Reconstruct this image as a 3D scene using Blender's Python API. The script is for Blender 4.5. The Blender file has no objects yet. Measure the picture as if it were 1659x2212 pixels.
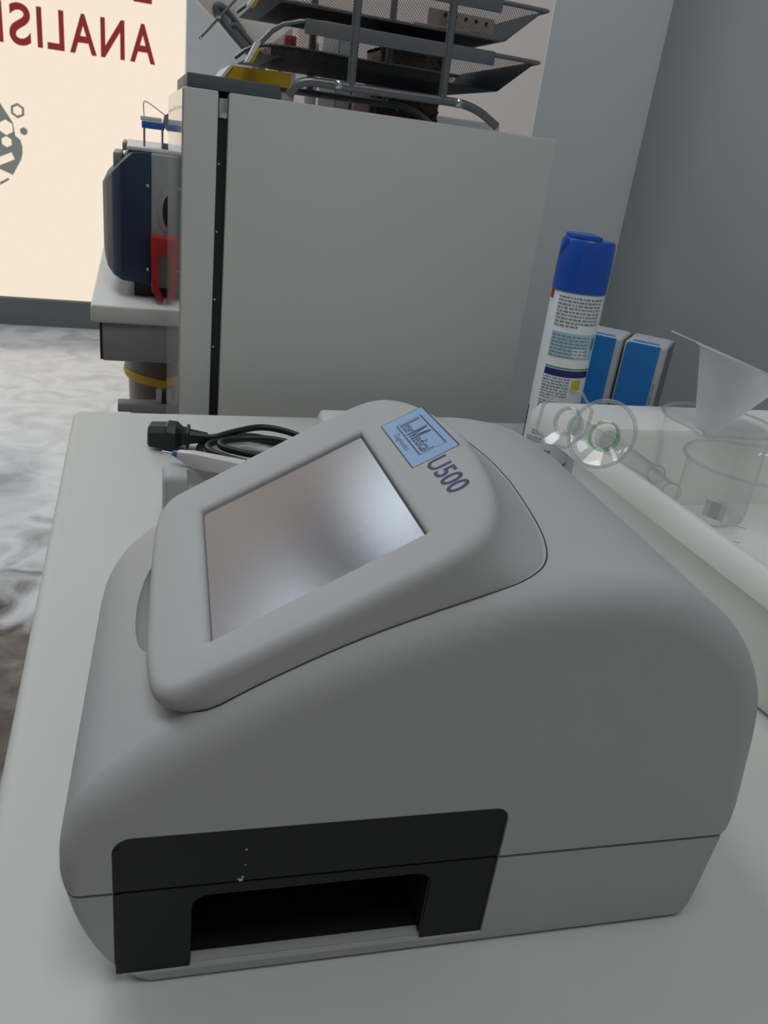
import bpy, bmesh, math, random
from mathutils import Vector, Matrix
random.seed(7)
S = bpy.context.scene
COL = S.collection
PI = math.pi

# ------------------------------------------------------------------ camera
F_PX = 1725.0
CAM = Vector((0.0, 0.0, 1.035))
pitch, roll, yaw = (math.radians(a) for a in (24.21, 7.495, 18.95))
Fw = Vector((math.sin(yaw) * math.cos(pitch), math.cos(yaw) * math.cos(pitch), -math.sin(pitch)))
R0 = Vector((math.cos(yaw), -math.sin(yaw), 0)); U0 = R0.cross(Fw)
Rt = math.cos(roll) * R0 + math.sin(roll) * U0
Up = -math.sin(roll) * R0 + math.cos(roll) * U0
cam = bpy.data.cameras.new('camera'); cam_o = bpy.data.objects.new('camera', cam); COL.objects.link(cam_o)
M = Matrix((Rt, Up, -Fw)).transposed().to_4x4(); M.translation = CAM
cam_o.matrix_world = M
cam.sensor_fit = 'VERTICAL'; cam.sensor_height = 36.0
cam.lens = 36.0 * F_PX / 2212.0
cam.clip_start = 0.02
cam.dof.use_dof = True; cam.dof.focus_distance = 0.45; cam.dof.aperture_fstop = 30.0
S.camera = cam_o

# ------------------------------------------------------------------ world, view, lights
w = bpy.data.worlds.new('world'); S.world = w; w.use_nodes = True
w.node_tree.nodes['Background'].inputs[0].default_value = (0.75, 0.85, 1.0, 1)
w.node_tree.nodes['Background'].inputs[1].default_value = 1.0
S.view_settings.view_transform = 'Standard'; S.view_settings.look = 'None'
S.view_settings.gamma = 1.0; S.view_settings.use_curve_mapping = False
S.view_settings.exposure = 0.0
S.cycles.use_denoising = True
S.cycles.transparent_max_bounces = 32
PANE_E = 0.93       # frosted shop glass, daylight behind it
SKY_E = 7.0         # clear upper panes
LED_W = 5.5        # each ceiling panel


# ------------------------------------------------------------------ materials
def mat(name, col, rough=0.5, metal=0.0, bump=0.0, bscale=400.0, spec=0.5, coat=0.0, noise=None, nscale=8.0):
    m = bpy.data.materials.new(name); m.use_nodes = True
    nt = m.node_tree; b = nt.nodes['Principled BSDF']
    b.inputs['Base Color'].default_value = (*col, 1); b.inputs['Roughness'].default_value = rough
    b.inputs['Metallic'].default_value = metal; b.inputs['Specular IOR Level'].default_value = spec
    b.inputs['Coat Weight'].default_value = coat
    tc = nt.nodes.new('ShaderNodeTexCoord')
    if noise:
        n = nt.nodes.new('ShaderNodeTexNoise'); n.inputs['Scale'].default_value = nscale; n.inputs['Detail'].default_value = 5
        r = nt.nodes.new('ShaderNodeValToRGB')
        r.color_ramp.elements[0].position = 0.35; r.color_ramp.elements[1].position = 0.65
        r.color_ramp.elements[0].color = (*noise, 1); r.color_ramp.elements[1].color = (*col, 1)
        nt.links.new(tc.outputs['Object'], n.inputs['Vector']); nt.links.new(n.outputs['Fac'], r.inputs['Fac'])
        nt.links.new(r.outputs['Color'], b.inputs['Base Color'])
    if bump:
        n = nt.nodes.new('ShaderNodeTexNoise'); n.inputs['Scale'].default_value = bscale; n.inputs['Detail'].default_value = 2
        bp = nt.nodes.new('ShaderNodeBump'); bp.inputs['Strength'].default_value = bump; bp.inputs['Distance'].default_value = 0.0005
        nt.links.new(tc.outputs['Object'], n.inputs['Vector']); nt.links.new(n.outputs['Fac'], bp.inputs['Height'])
        nt.links.new(bp.outputs['Normal'], b.inputs['Normal'])
    return m


def emit(name, col, strength):
    m = bpy.data.materials.new(name); m.use_nodes = True; nt = m.node_tree
    nt.nodes.remove(nt.nodes['Principled BSDF'])
    e = nt.nodes.new('ShaderNodeEmission'); e.inputs[0].default_value = (*col, 1); e.inputs[1].default_value = strength
    nt.links.new(e.outputs[0], nt.nodes['Material Output'].inputs[0]); return m


def thin_glass(name, tint=(0.985, 0.99, 0.988), refl=1.0, milky=0.0):
    m = bpy.data.materials.new(name); m.use_nodes = True; nt = m.node_tree
    nt.nodes.remove(nt.nodes['Principled BSDF'])
    t = nt.nodes.new('ShaderNodeBsdfTransparent'); t.inputs[0].default_value = (*tint, 1)
    g = nt.nodes.new('ShaderNodeBsdfGlossy'); g.inputs['Roughness'].default_value = 0.04
    lw = nt.nodes.new('ShaderNodeLayerWeight'); pw = nt.nodes.new('ShaderNodeMath'); pw.operation = 'POWER'
    pw.inputs[1].default_value = 4.0; f = nt.nodes.new('ShaderNodeMath'); f.operation = 'MULTIPLY_ADD'
    f.inputs[1].default_value = 0.7; f.inputs[2].default_value = 0.045
    nt.links.new(lw.outputs['Facing'], pw.inputs[0]); nt.links.new(pw.outputs[0], f.inputs[0])
    mx = nt.nodes.new('ShaderNodeMixShader')
    nt.links.new(f.outputs[0], mx.inputs[0]); nt.links.new(t.outputs[0], mx.inputs[1]); nt.links.new(g.outputs[0], mx.inputs[2])
    out = mx
    if milky:
        d = nt.nodes.new('ShaderNodeBsdfDiffuse'); d.inputs[0].default_value = (0.8, 0.82, 0.84, 1)
        tl = nt.nodes.new('ShaderNodeBsdfTranslucent'); tl.inputs[0].default_value = (0.8, 0.82, 0.84, 1)
        a = nt.nodes.new('ShaderNodeMixShader'); a.inputs[0].default_value = 0.5
        nt.links.new(d.outputs[0], a.inputs[1]); nt.links.new(tl.outputs[0], a.inputs[2])
        o2 = nt.nodes.new('ShaderNodeMixShader'); o2.inputs[0].default_value = milky
        nt.links.new(mx.outputs[0], o2.inputs[1]); nt.links.new(a.outputs[0], o2.inputs[2]); out = o2
    nt.links.new(out.outputs[0], nt.nodes['Material Output'].inputs[0]); return m


def floor_mat():
    m = mat('marbled_floor', (0.2, 0.2, 0.2), 0.14)
    m.node_tree.nodes['Principled BSDF'].inputs['IOR'].default_value = 2.7
    m.node_tree.nodes['Principled BSDF'].inputs['Specular Tint'].default_value = (0.78, 0.90, 1.0, 1)
    nt = m.node_tree; b = nt.nodes['Principled BSDF']; tc = nt.nodes['Texture Coordinate']
    n = nt.nodes.new('ShaderNodeTexNoise'); n.inputs['Scale'].default_value = 5.5; n.inputs['Detail'].default_value = 7
    n.inputs['Distortion'].default_value = 1.6
    r = nt.nodes.new('ShaderNodeValToRGB'); cr = r.color_ramp
    cr.elements[0].position = 0.34; cr.elements[0].color = (0.08, 0.065, 0.055, 1)
    cr.elements[1].position = 0.68; cr.elements[1].color = (0.42, 0.39, 0.355, 1)
    e = cr.elements.new(0.5); e.color = (0.24, 0.205, 0.175, 1)
    nt.links.new(tc.outputs['Object'], n.inputs['Vector']); nt.links.new(n.outputs['Fac'], r.inputs['Fac'])
    # window glare put into the colour: pale towards the shop front, brown veined nearer
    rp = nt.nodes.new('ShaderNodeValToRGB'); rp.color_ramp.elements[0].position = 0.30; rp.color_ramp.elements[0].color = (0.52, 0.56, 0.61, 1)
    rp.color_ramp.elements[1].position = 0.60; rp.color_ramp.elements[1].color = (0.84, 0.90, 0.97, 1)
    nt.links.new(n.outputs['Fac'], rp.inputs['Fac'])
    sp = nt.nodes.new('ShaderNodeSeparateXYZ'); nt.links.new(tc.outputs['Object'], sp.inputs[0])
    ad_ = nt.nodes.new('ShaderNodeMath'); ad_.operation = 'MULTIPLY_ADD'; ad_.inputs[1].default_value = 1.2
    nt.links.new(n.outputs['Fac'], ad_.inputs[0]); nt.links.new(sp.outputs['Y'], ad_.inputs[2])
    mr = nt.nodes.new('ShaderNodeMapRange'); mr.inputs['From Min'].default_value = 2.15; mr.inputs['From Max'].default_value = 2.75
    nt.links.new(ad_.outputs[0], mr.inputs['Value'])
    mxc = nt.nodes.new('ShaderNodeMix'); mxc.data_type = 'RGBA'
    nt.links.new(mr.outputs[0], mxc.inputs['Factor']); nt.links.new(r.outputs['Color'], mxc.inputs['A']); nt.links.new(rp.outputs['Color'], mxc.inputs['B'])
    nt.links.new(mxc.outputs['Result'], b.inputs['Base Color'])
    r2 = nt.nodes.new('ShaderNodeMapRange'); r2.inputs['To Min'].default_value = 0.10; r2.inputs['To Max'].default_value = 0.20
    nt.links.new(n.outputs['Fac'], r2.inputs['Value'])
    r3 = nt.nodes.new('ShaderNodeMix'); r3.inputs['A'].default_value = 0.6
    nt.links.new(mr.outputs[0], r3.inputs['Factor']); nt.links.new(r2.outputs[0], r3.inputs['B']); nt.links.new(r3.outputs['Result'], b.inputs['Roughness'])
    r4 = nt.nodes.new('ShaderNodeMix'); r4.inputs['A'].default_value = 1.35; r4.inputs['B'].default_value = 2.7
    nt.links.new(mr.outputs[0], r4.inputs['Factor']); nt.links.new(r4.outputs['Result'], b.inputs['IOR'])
    return m


m_plastic = mat('analyzer_plastic', (0.455, 0.462, 0.465), 0.5, spec=0.35, bump=0.12, bscale=900)
m_plastic2 = mat('housing_plastic', (0.445, 0.45, 0.45), 0.55, spec=0.3, bump=0.08, bscale=900)
m_black = mat('black_panel', (0.008, 0.010, 0.010), 0.45, spec=0.3)
m_hole = mat('black_interior', (0.004, 0.004, 0.004), 0.6)
m_screen = mat('grey_touchscreen', (0.085, 0.083, 0.105), 0.165, spec=0.9, bump=0.05, bscale=2500)
m_screen_edge = mat('screen_gasket', (0.02, 0.02, 0.025), 0.5)
m_stick = mat('sticker_blue', (0.25, 0.42, 0.66), 0.45)
m_navy = mat('navy_print', (0.015, 0.015, 0.10), 0.45)
m_table = mat('table_laminate', (0.62, 0.63, 0.60), 0.5, spec=0.35, bump=0.35, bscale=700)
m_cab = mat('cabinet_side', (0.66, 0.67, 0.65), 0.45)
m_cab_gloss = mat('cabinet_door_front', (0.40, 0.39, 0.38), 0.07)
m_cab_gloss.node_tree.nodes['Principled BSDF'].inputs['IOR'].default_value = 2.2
m_gasket = mat('door_gasket', (0.012, 0.013, 0.015), 0.5)
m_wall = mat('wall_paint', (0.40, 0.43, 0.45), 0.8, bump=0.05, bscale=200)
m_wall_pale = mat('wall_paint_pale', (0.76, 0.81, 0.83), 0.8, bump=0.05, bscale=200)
m_wall_beige = mat('wall_paint_beige', (0.76, 0.65, 0.56), 0.8)
m_ceil = mat('ceiling_paint', (0.7, 0.7, 0.7), 0.9)
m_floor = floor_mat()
m_frame = mat('window_frame', (0.16, 0.17, 0.17), 0.5)
m_pane = emit('frosted_pane', (1.0, 0.86, 0.70), PANE_E)
m_sky = emit('clear_upper_pane', (0.78, 0.89, 1.0), SKY_E)
m_red_vinyl = emit('backlit_red_vinyl', (0.22, 0.028, 0.032), 1.0)
m_grey_vinyl = emit('backlit_grey_vinyl', (0.17, 0.185, 0.17), 1.0)
m_metal = mat('grey_coated_metal', (0.20, 0.215, 0.23), 0.33, metal=0.6)
m_mesh = mat('dark_mesh_metal', (0.05, 0.055, 0.06), 0.45, metal=0.5)
m_chrome = mat('chrome_screw', (0.6, 0.65, 0.68), 0.2, metal=1.0)
m_white = mat('white_plastic', (0.70, 0.69, 0.67), 0.45)
m_tray = mat('white_tub_plastic', (0.88, 0.87, 0.84), 0.4)
m_cable = mat('black_rubber', (0.006, 0.008, 0.010), 0.45)
m_yellow = mat('yellow_cover', (0.62, 0.38, 0.008), 0.5)
m_paper = mat('paper_white', (0.78, 0.76, 0.72), 0.8)
m_dgrey = mat('dark_grey_board', (0.10, 0.12, 0.135), 0.5)
m_navyblue = mat('instrument_navy', (0.022, 0.042, 0.085), 0.5, spec=0.3)
m_lgrey = mat('instrument_grey', (0.30, 0.31, 0.31), 0.5)
m_red = mat('red_plastic', (0.42, 0.012, 0.012), 0.4)
m_capblue = mat('can_cap_blue', (0.008, 0.085, 0.50), 0.35)
m_canwhite = mat('can_white', (0.82, 0.87, 0.90), 0.35)
m_print = mat('grey_print', (0.24, 0.29, 0.32), 0.6)
m_bandblue = mat('band_navy', (0.012, 0.02, 0.16), 0.45)
m_skyblue = mat('label_sky_blue', (0.44, 0.66, 0.80), 0.45)
m_green = mat('label_green', (0.09, 0.30, 0.10), 0.45)
m_lyellow = mat('label_yellow', (0.70, 0.60, 0.08), 0.45)
m_boxblue = mat('carton_blue', (0.008, 0.20, 0.60), 0.45)
m_carton = mat('carton_white', (0.50, 0.52, 0.54), 0.6)
m_carton_shade = mat('carton_shaded_side', (0.16, 0.19, 0.19), 0.6)  # painted shade for one carton side
m_basket = mat('woven_brown', (0.13, 0.09, 0.065), 0.8, noise=(0.04, 0.028, 0.02), nscale=90)
m_bin = mat('bin_brown', (0.16, 0.10, 0.07), 0.35, noise=(0.10, 0.06, 0.04), nscale=14)
m_beige = mat('beige_lid_panel', (0.74, 0.68, 0.62), 0.5)
m_glass = thin_glass('laboratory_glass')
m_glass_rim = thin_glass('glass_rim', (0.88, 0.92, 0.91), milky=0.2)
m_glass_green = thin_glass('glass_green', (0.72, 0.86, 0.72))
m_frost = thin_glass('frosted_plastic', milky=0.72)
m_frost2 = thin_glass('frosted_plastic_rim', milky=0.9)
m_glassprint = mat('white_glass_print', (0.66, 0.68, 0.67), 0.6)
m_led = emit('led_diffuser', (0.95, 0.98, 1.0), 4.0)
m_orange = mat('orange_strip', (0.45, 0.08, 0.01), 0.5)
m_pink = mat('pale_pink_carton', (0.62, 0.47, 0.42), 0.6)
m_bluetag = mat('blue_plastic', (0.02, 0.13, 0.52), 0.4)


# ------------------------------------------------------------------ mesh helpers
def finish(bm, name, m, parent=None, loc=None, smooth=None):
    bmesh.ops.recalc_face_normals(bm, faces=bm.faces)
    me = bpy.data.meshes.new(name); bm.to_mesh(me); bm.free()
    if m: me.materials.append(m)
    if smooth is not None:
        me.polygons.foreach_set('use_smooth', [True] * len(me.polygons))
        me.set_sharp_from_angle(angle=math.radians(smooth))
    o = bpy.data.objects.new(name, me); COL.objects.link(o)
    if parent: o.parent = parent
    if loc is not None: o.location = loc
    return o


def empty(name, loc=(0, 0, 0), rz=0.0):
    o = bpy.data.objects.new(name, None); COL.objects.link(o); o.location = loc; o.rotation_euler = (0, 0, rz)
    o.empty_display_size = 0.05
    return o


def tag(o, label, cat, group=None):
    o['label'] = label; o['category'] = cat
    if group: o['group'] = group
    return o


def struct(o):
    o['kind'] = 'structure'; return o


def add_box(bm, a, b, bev=0.0, seg=2):
    v = [bm.verts.new((x, y, z)) for z in (a[2], b[2]) for y in (a[1], b[1]) for x in (a[0], b[0])]
    fs = [bm.faces.new([v[i] for i in q]) for q in ((0, 2, 3, 1), (4, 5, 7, 6), (0, 1, 5, 4), (2, 6, 7, 3), (0, 4, 6, 2), (1, 3, 7, 5))]
    if bev:
        es = {e for f in fs for e in f.edges}
        bmesh.ops.bevel(bm, geom=list(es), offset=bev, segments=seg, affect='EDGES', profile=0.5)


def box(name, a, b, m, parent=None, bev=0.0, seg=2):
    bm = bmesh.new(); add_box(bm, a, b, bev, seg)
    return finish(bm, name, m, parent, smooth=35 if bev else None)


def frames(pts):
    pts = [Vector(p) for p in pts]; T = []
    for i in range(len(pts)):
        t = pts[min(i + 1, len(pts) - 1)] - pts[max(i - 1, 0)]; T.append(t.normalized())
    up = Vector((0, 0, 1))
    if abs(T[0].dot(up)) > 0.9: up = Vector((1, 0, 0))
    n = (up - T[0] * up.dot(T[0])).normalized(); N = [n]
    for i in range(1, len(pts)):
        n = N[-1] - T[i] * N[-1].dot(T[i]); N.append(n.normalized())
    return pts, T, N


def add_tube(bm, pts, r, seg=10, closed=False, cap=True):
    pts, T, N = frames(pts); rings = []
    for i, p in enumerate(pts):
        b = T[i].cross(N[i]); rr = r[i] if isinstance(r, (list, tuple)) else r
        rings.append([bm.verts.new(p + (N[i] * math.cos(2 * PI * k / seg) + b * math.sin(2 * PI * k / seg)) * rr) for k in range(seg)])
    n = len(rings)
    for i in range(n if closed else n - 1):
        A, B = rings[i], rings[(i + 1) % n]
        for k in range(seg): bm.faces.new((A[k], A[(k + 1) % seg], B[(k + 1) % seg], B[k]))
    if cap and not closed: bm.faces.new(rings[0][::-1]); bm.faces.new(rings[-1])


def tube(name, pts, r, m, parent=None, seg=10, closed=False):
    bm = bmesh.new(); add_tube(bm, pts, r, seg, closed); return finish(bm, name, m, parent, smooth=50)


def smooth_path(pts, n=6):
    P = [Vector(p) for p in pts]; out = []
    for i in range(len(P) - 1):
        p0, p1, p2, p3 = P[max(i - 1, 0)], P[i], P[i + 1], P[min(i + 2, len(P) - 1)]
        for k in range(n):
            t = k / n
            out.append(0.5 * ((2 * p1) + (p2 - p0) * t + (2 * p0 - 5 * p1 + 4 * p2 - p3) * t * t + (3 * p1 - p0 - 3 * p2 + p3) * t ** 3))
    out.append(P[-1]); return out


def add_lathe(bm, prof, seg=40, mx=None, close=False):
    rings = []
    for r, z in prof:
        if r < 1e-6: rings.append([bm.verts.new((0, 0, z))])
        else: rings.append([bm.verts.new((r * math.cos(2 * PI * k / seg), r * math.sin(2 * PI * k / seg), z)) for k in range(seg)])
    pairs = list(zip(rings[:-1], rings[1:])) + ([(rings[-1], rings[0])] if close else [])
    for A, B in pairs:
        for k in range(seg):
            k2 = (k + 1) % seg
            if len(A) == 1 and len(B) == 1: continue
            if len(A) == 1: bm.faces.new((A[0], B[k2], B[k]))
            elif len(B) == 1: bm.faces.new((A[k], A[k2], B[0]))
            else: bm.faces.new((A[k], A[k2], B[k2], B[k]))
    if mx is not None:
        vs = [v for r in rings for v in r]; bmesh.ops.transform(bm, matrix=mx, verts=vs)


def lathe(name, prof, m, parent=None, seg=40, mx=None, close=False, smooth=40):
    bm = bmesh.new(); add_lathe(bm, prof, seg, mx, close); return finish(bm, name, m, parent, smooth=smooth)


def add_prism(bm, poly, d0, d1):
    """poly: list of 3D points (base), extruded from +d0 to +d1 (vectors)."""
    a = [bm.verts.new(Vector(p) + d0) for p in poly]; b = [bm.verts.new(Vector(p) + d1) for p in poly]
    n = len(poly)
    bm.faces.new(a[::-1]); bm.faces.new(b)
    for i in range(n): bm.faces.new((a[i], a[(i + 1) % n], b[(i + 1) % n], b[i]))


def prism(name, poly, d0, d1, m, parent=None, bev=0.0, smooth=None):
    bm = bmesh.new(); add_prism(bm, poly, Vector(d0), Vector(d1))
    if bev: bmesh.ops.bevel(bm, geom=list(bm.edges), offset=bev, segments=2, affect='EDGES', profile=0.5)
    return finish(bm, name, m, parent, smooth=35 if bev else smooth)


def hull(name, pts, m, parent=None, bev=0.0):
    bm = bmesh.new()
    for p in pts: bm.verts.new(p)
    bmesh.ops.convex_hull(bm, input=bm.verts)
    bmesh.ops.dissolve_limit(bm, angle_limit=0.02, verts=bm.verts, edges=bm.edges)
    if bev: bmesh.ops.bevel(bm, geom=list(bm.edges), offset=bev, segments=2, affect='EDGES', profile=0.5)
    return finish(bm, name, m, parent, smooth=35 if bev else None)


def text_mesh(txt, depth=0.0003, res=6, bold=0.0):
    c = bpy.data.curves.new('lettering', 'FONT'); c.body = txt; c.size = 1.0; c.extrude = 0; c.resolution_u = res; c.offset = bold
    o = bpy.data.objects.new('lettering', c); COL.objects.link(o)
    dg = bpy.context.evaluated_depsgraph_get(); dg.update()
    me = bpy.data.meshes.new_from_object(o.evaluated_get(dg))
    bpy.data.objects.remove(o); bpy.data.curves.remove(c)
    bm = bmesh.new(); bm.from_mesh(me); bpy.data.meshes.remove(me)
    bmesh.ops.remove_doubles(bm, verts=bm.verts, dist=1e-5)
    g = bmesh.ops.extrude_face_region(bm, geom=list(bm.faces))
    bmesh.ops.translate(bm, vec=(0, 0, -1), verts=[v for v in g['geom'] if isinstance(v, bmesh.types.BMVert)])
    for v in bm.verts: v.co.z = 0.0 if v.co.z < -0.5 else depth
    for f in bm.faces: f.smooth = False
    return bm


def fit_text(txt, x0, x1, y0, y1, depth, shear=0.0, bold=0.0):
    """text whose bounds fill [x0,x1]x[y0,y1] in its own plane"""
    bm = text_mesh(txt, depth, 8, bold)
    xs = [v.co.x for v in bm.verts]; ys = [v.co.y for v in bm.verts]
    for v in bm.verts:
        v.co.x = x0 + (v.co.x - min(xs)) / (max(xs) - min(xs)) * (x1 - x0)
        v.co.y = y0 + (v.co.y - min(ys)) / (max(ys) - min(ys)) * (y1 - y0)
        v.co.x += shear * (v.co.y - y0)
    return bm


def boolean_cut(o, cutters):
    for c in cutters:
        md = o.modifiers.new('cut', 'BOOLEAN'); md.operation = 'DIFFERENCE'; md.object = c; md.solver = 'EXACT'
    dg = bpy.context.evaluated_depsgraph_get(); dg.update()
    me = bpy.data.meshes.new_from_object(o.evaluated_get(dg))
    o.modifiers.clear(); old = o.data; o.data = me; bpy.data.meshes.remove(old)
    for c in cutters: bpy.data.objects.remove(c)


# ------------------------------------------------------------------ room
WX = 0.75; YB = 4.45; XL = -3.2; YF = -2.6; ZC = 3.35
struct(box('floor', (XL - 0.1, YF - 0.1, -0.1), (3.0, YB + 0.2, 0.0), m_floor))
struct(box('ceiling', (XL - 0.1, YF - 0.1, ZC), (3.0, YB + 0.2, ZC + 0.1), m_ceil))
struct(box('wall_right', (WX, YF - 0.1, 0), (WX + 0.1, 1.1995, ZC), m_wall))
struct(box('wall_front', (XL, YF - 0.1, 0), (WX, YF, ZC), mat('wall_paint_warm', (0.62, 0.58, 0.47), 0.8)))
struct(box('wall_left', (XL - 0.1, YF - 0.1, 0), (XL, YB + 0.2, ZC), m_wall))
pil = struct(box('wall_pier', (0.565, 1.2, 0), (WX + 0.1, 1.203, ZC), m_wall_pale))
struct(box('wall_partition', (0.40, 2.3, 0), (2.9, 2.4, ZC), m_wall_beige))
struct(box('wall_end', (2.9, 1.45, 0), (3.0, YB + 0.2, ZC), m_wall))
# shop front: window_1 with frosted panes below and clear panes above
WZ0, WZ1, WT = 0.137, 2.36, 3.02
struct(box('wall_back', (0.243, YB - 0.02, 0), (2.9, YB + 0.12, ZC), m_wall_pale))
win = struct(box('window_1', (XL, YB, 0.0), (0.243, YB + 0.1, WZ0 - 0.004), m_frame))
box('transom_bar', (XL, YB - 0.01, WZ1), (0.243, YB + 0.09, WZ1 + 0.09), m_frame, win)
box('head_bar', (XL, YB, WT), (0.243, YB + 0.1, ZC), m_frame, win)
for x0, x1 in ((-0.26, 0.243), (-1.26, -0.82), (-2.5, -2.15)):
    box('upper_mullion', (x0, YB - 0.005, WZ1 + 0.09), (x1, YB + 0.09, WT), m_frame, win)
for x0, x1 in ((-3.19, -1.505), (-1.495, 0.240)):
    box('frosted_pane', (x0, YB + 0.03, WZ0), (x1, YB + 0.04, WZ1), m_pane, win)
for x0, x1 in ((-0.82, -0.26), (-2.15, -1.26), (-3.19, -2.5)):
    box('upper_pane', (x0, YB + 0.03, WZ1 + 0.09), (x1, YB + 0.04, WT), m_sky, win)
box('glass_edge', (XL + 0.01, YB + 0.02, WZ0 - 0.004), (0.24, YB + 0.05, WZ0), mat('glass_edge_green', (0.20, 0.27, 0.27), 0.3), win)


def on_pane(bm, name, m, label, cat, group=None):
    """local x -> world -X (seen from inside the writing is reversed), local y -> world Z"""
    mx = Matrix(((-1, 0, 0, 0), (0, 0, -1, YB + 0.029), (0, 1, 0, 0), (0, 0, 0, 1)))
    bmesh.ops.transform(bm, matrix=mx, verts=bm.verts)
    o = finish(bm, name, m); o.parent = win
    return o


let_x = [('A', 0.104, -0.010), ('N', -0.033, -0.139), ('A', -0.157, -0.274), ('L', -0.2965, -0.369), ('I', -0.389, -0.411), ('S', -0.437, -0.527), ('I', -0.553, -0.576)]
for ch, xr, xl in let_x:
    ov = 0.003 if ch == 'S' else 0.0
    on_pane(fit_text(ch, -xr, -xl, 1.270 - ov, 1.432 + ov, 0.0015, 0, 0.018), 'letter', m_red_vinyl, None, None)
on_pane(fit_text('L', -0.089, -0.007, 1.515, 1.677, 0.0015, 0, 0.018), 'letter', m_red_vinyl, None, None)


def flat_poly(pts, depth=0.0015):
    bm = bmesh.new(); add_prism(bm, [(x, y, 0) for x, y in pts], Vector((0, 0, 0)), Vector((0, 0, depth))); return bm


def poly_arc(cx, cy, r, a0, a1, n): return [(cx + r * math.cos(a0 + (a1 - a0) * i / n), cy + r * math.sin(a0 + (a1 - a0) * i / n)) for i in range(n + 1)]


def ngon(cx, cy, r, n, a0=0.0): return [(cx + r * math.cos(a0 + 2 * PI * i / n), cy + r * math.sin(a0 + 2 * PI * i / n)) for i in range(n)]


# emblem (flask with hexagons), drawn in window coordinates u = -X
def ring_poly(cx, cy, r1, r2, n, a0):
    bm = bmesh.new(); A = ngon(cx, cy, r1, n, a0); B = ngon(cx, cy, r2, n, a0)
    for i in range(n):
        j = (i + 1) % n; add_prism(bm, [(*A[i], 0), (*A[j], 0), (*B[j], 0), (*B[i], 0)], Vector((0, 0, 0)), Vector((0, 0, 0.0015)))
    return bm


body = [(0.70, 1.20), (0.66, 1.135), (0.5864, 1.0206), (0.5365, 0.9433), (0.5301, 0.8887), (0.509, 0.8733), (0.5024, 0.845), (0.5024, 0.8177), (0.5104, 0.7863), (0.5195, 0.771), (0.5515, 0.7141), (0.6067, 0.7348),
        (0.80, 0.80), (0.865, 0.80), (0.865, 0.875), (0.83, 0.945), (0.74, 1.135)]
on_pane(flat_poly(body), 'emblem_flask', m_grey_vinyl, None, None)
for cx, cz, r in ((0.568, 0.920, 0.033), (0.569, 0.858, 0.024)):
    on_pane(flat_poly(ngon(cx, cz, r, 6, 0.5), 0.003), 'emblem_hexagon', m_pane, None, None)
on_pane(flat_poly([(0.66, 0.762), (0.551, 0.8141), (0.5388, 0.7851), (0.66, 0.725)], 0.003), 'emblem_bar', m_pane, None, None)
on_pane(ring_poly(0.5132, 0.997, 0.033, 0.0215, 6, 0.55), 'emblem_hexagon', m_grey_vinyl, None, None)
on_pane(flat_poly(ngon(0.4916, 0.912, 0.018, 6, 0.5)), 'emblem_hexagon', m_grey_vinyl, None, None)
on_pane(flat_poly([(0.6109, 0.6768), (0.5728, 0.6995), (0.5673, 0.6918), (0.6119, 0.6622)]), 'emblem_arc', m_grey_vinyl, None, None)

# ceiling panels: modelled fixtures with an area light each
def led_panel(x, y, watts, label):
    t = tag(empty('ceiling_light', (x, y, ZC)), label, 'ceiling light', 'ceiling panels')
    box('frame', (-0.33, -0.63, -0.03), (0.33, 0.63, -0.001), m_white, t)
    box('diffuser', (-0.3, -0.6, -0.034), (0.3, 0.6, -0.0305), m_led, t)
    l = bpy.data.lights.new('lamp', 'AREA'); l.shape = 'RECTANGLE'; l.size = 0.6; l.size_y = 1.2; l.energy = watts
    l.color = (0.94, 0.97, 1.0)
    lo = bpy.data.objects.new('lamp', l); COL.objects.link(lo); lo.parent = t; lo.location = (0, 0, -0.04)


led_panel(-0.75, 1.5, LED_W, 'flat rectangular ceiling panel nearest the white work table')
led_panel(-2.0, 3.0, LED_W, 'flat rectangular ceiling panel nearest the frosted shop window')
led_panel(0.1, -0.3, LED_W * 1.05, 'added ceiling fill panel farthest from the shop window')  # extra unseen panel, added to fill the table and cabinet front

# ------------------------------------------------------------------ work table
T = 0.75
t = tag(empty('work_table', (0.3, 0.2, 0)), 'white laminate work table with rounded edge carrying the urine analyzer', 'table')
t.location = (0, 0, 0)
box('tabletop', (-0.0625, -0.55, 0.722), (0.744, 0.857, T), m_table, t, 0.008, 4)
for x in (0.06, 0.70):
    for y in (-0.45, 0.78): box('leg', (x - 0.02, y - 0.02, 0), (x + 0.02, y + 0.02, 0.721), m_metal, t, 0.003)

# ------------------------------------------------------------------ tall cabinet behind the table
CY0, CY1 = 0.95, 1.32
c = tag(empty('tall_cabinet', (0.05, CY0, 0)), 'tall pale grey cabinet standing behind the table with a black door gap', 'cabinet')
c.location = (0, 0, 0)
box('body', (0.0965, CY0, 0.04), (0.481, CY1, 1.070), m_cab, c, 0.002)
d = box('door', (0.0503, CY0, 0.05), (0.0858, CY1, 1.070), m_cab, c, 0.002)
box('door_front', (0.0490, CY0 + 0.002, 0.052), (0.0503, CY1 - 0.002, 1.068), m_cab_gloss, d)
box('door_gasket', (0.0858, CY0 + 0.006, 0.06), (0.0965, CY1 - 0.004, 1.045), m_gasket, c)
box('hinge', (0.0866, CY0 + 0.004, 1.045), (0.0960, CY0 + 0.05, 1.064), m_chrome, c, 0.001)
box('hinge', (0.0866, CY0 + 0.003, 0.70), (0.0950, CY0 + 0.05, 0.713), m_chrome, c, 0.001)
for z in (1.0, 0.93, 0.855, 0.80):
    lathe('screw', [(0, 0), (0.0016, 0), (0.0012, 0.001), (0, 0.0012)], m_chrome, c, 8, Matrix.Translation((0.0885, CY0 + 0.0058, z)) @ Matrix.Rotation(PI / 2, 4, 'X'))
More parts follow.
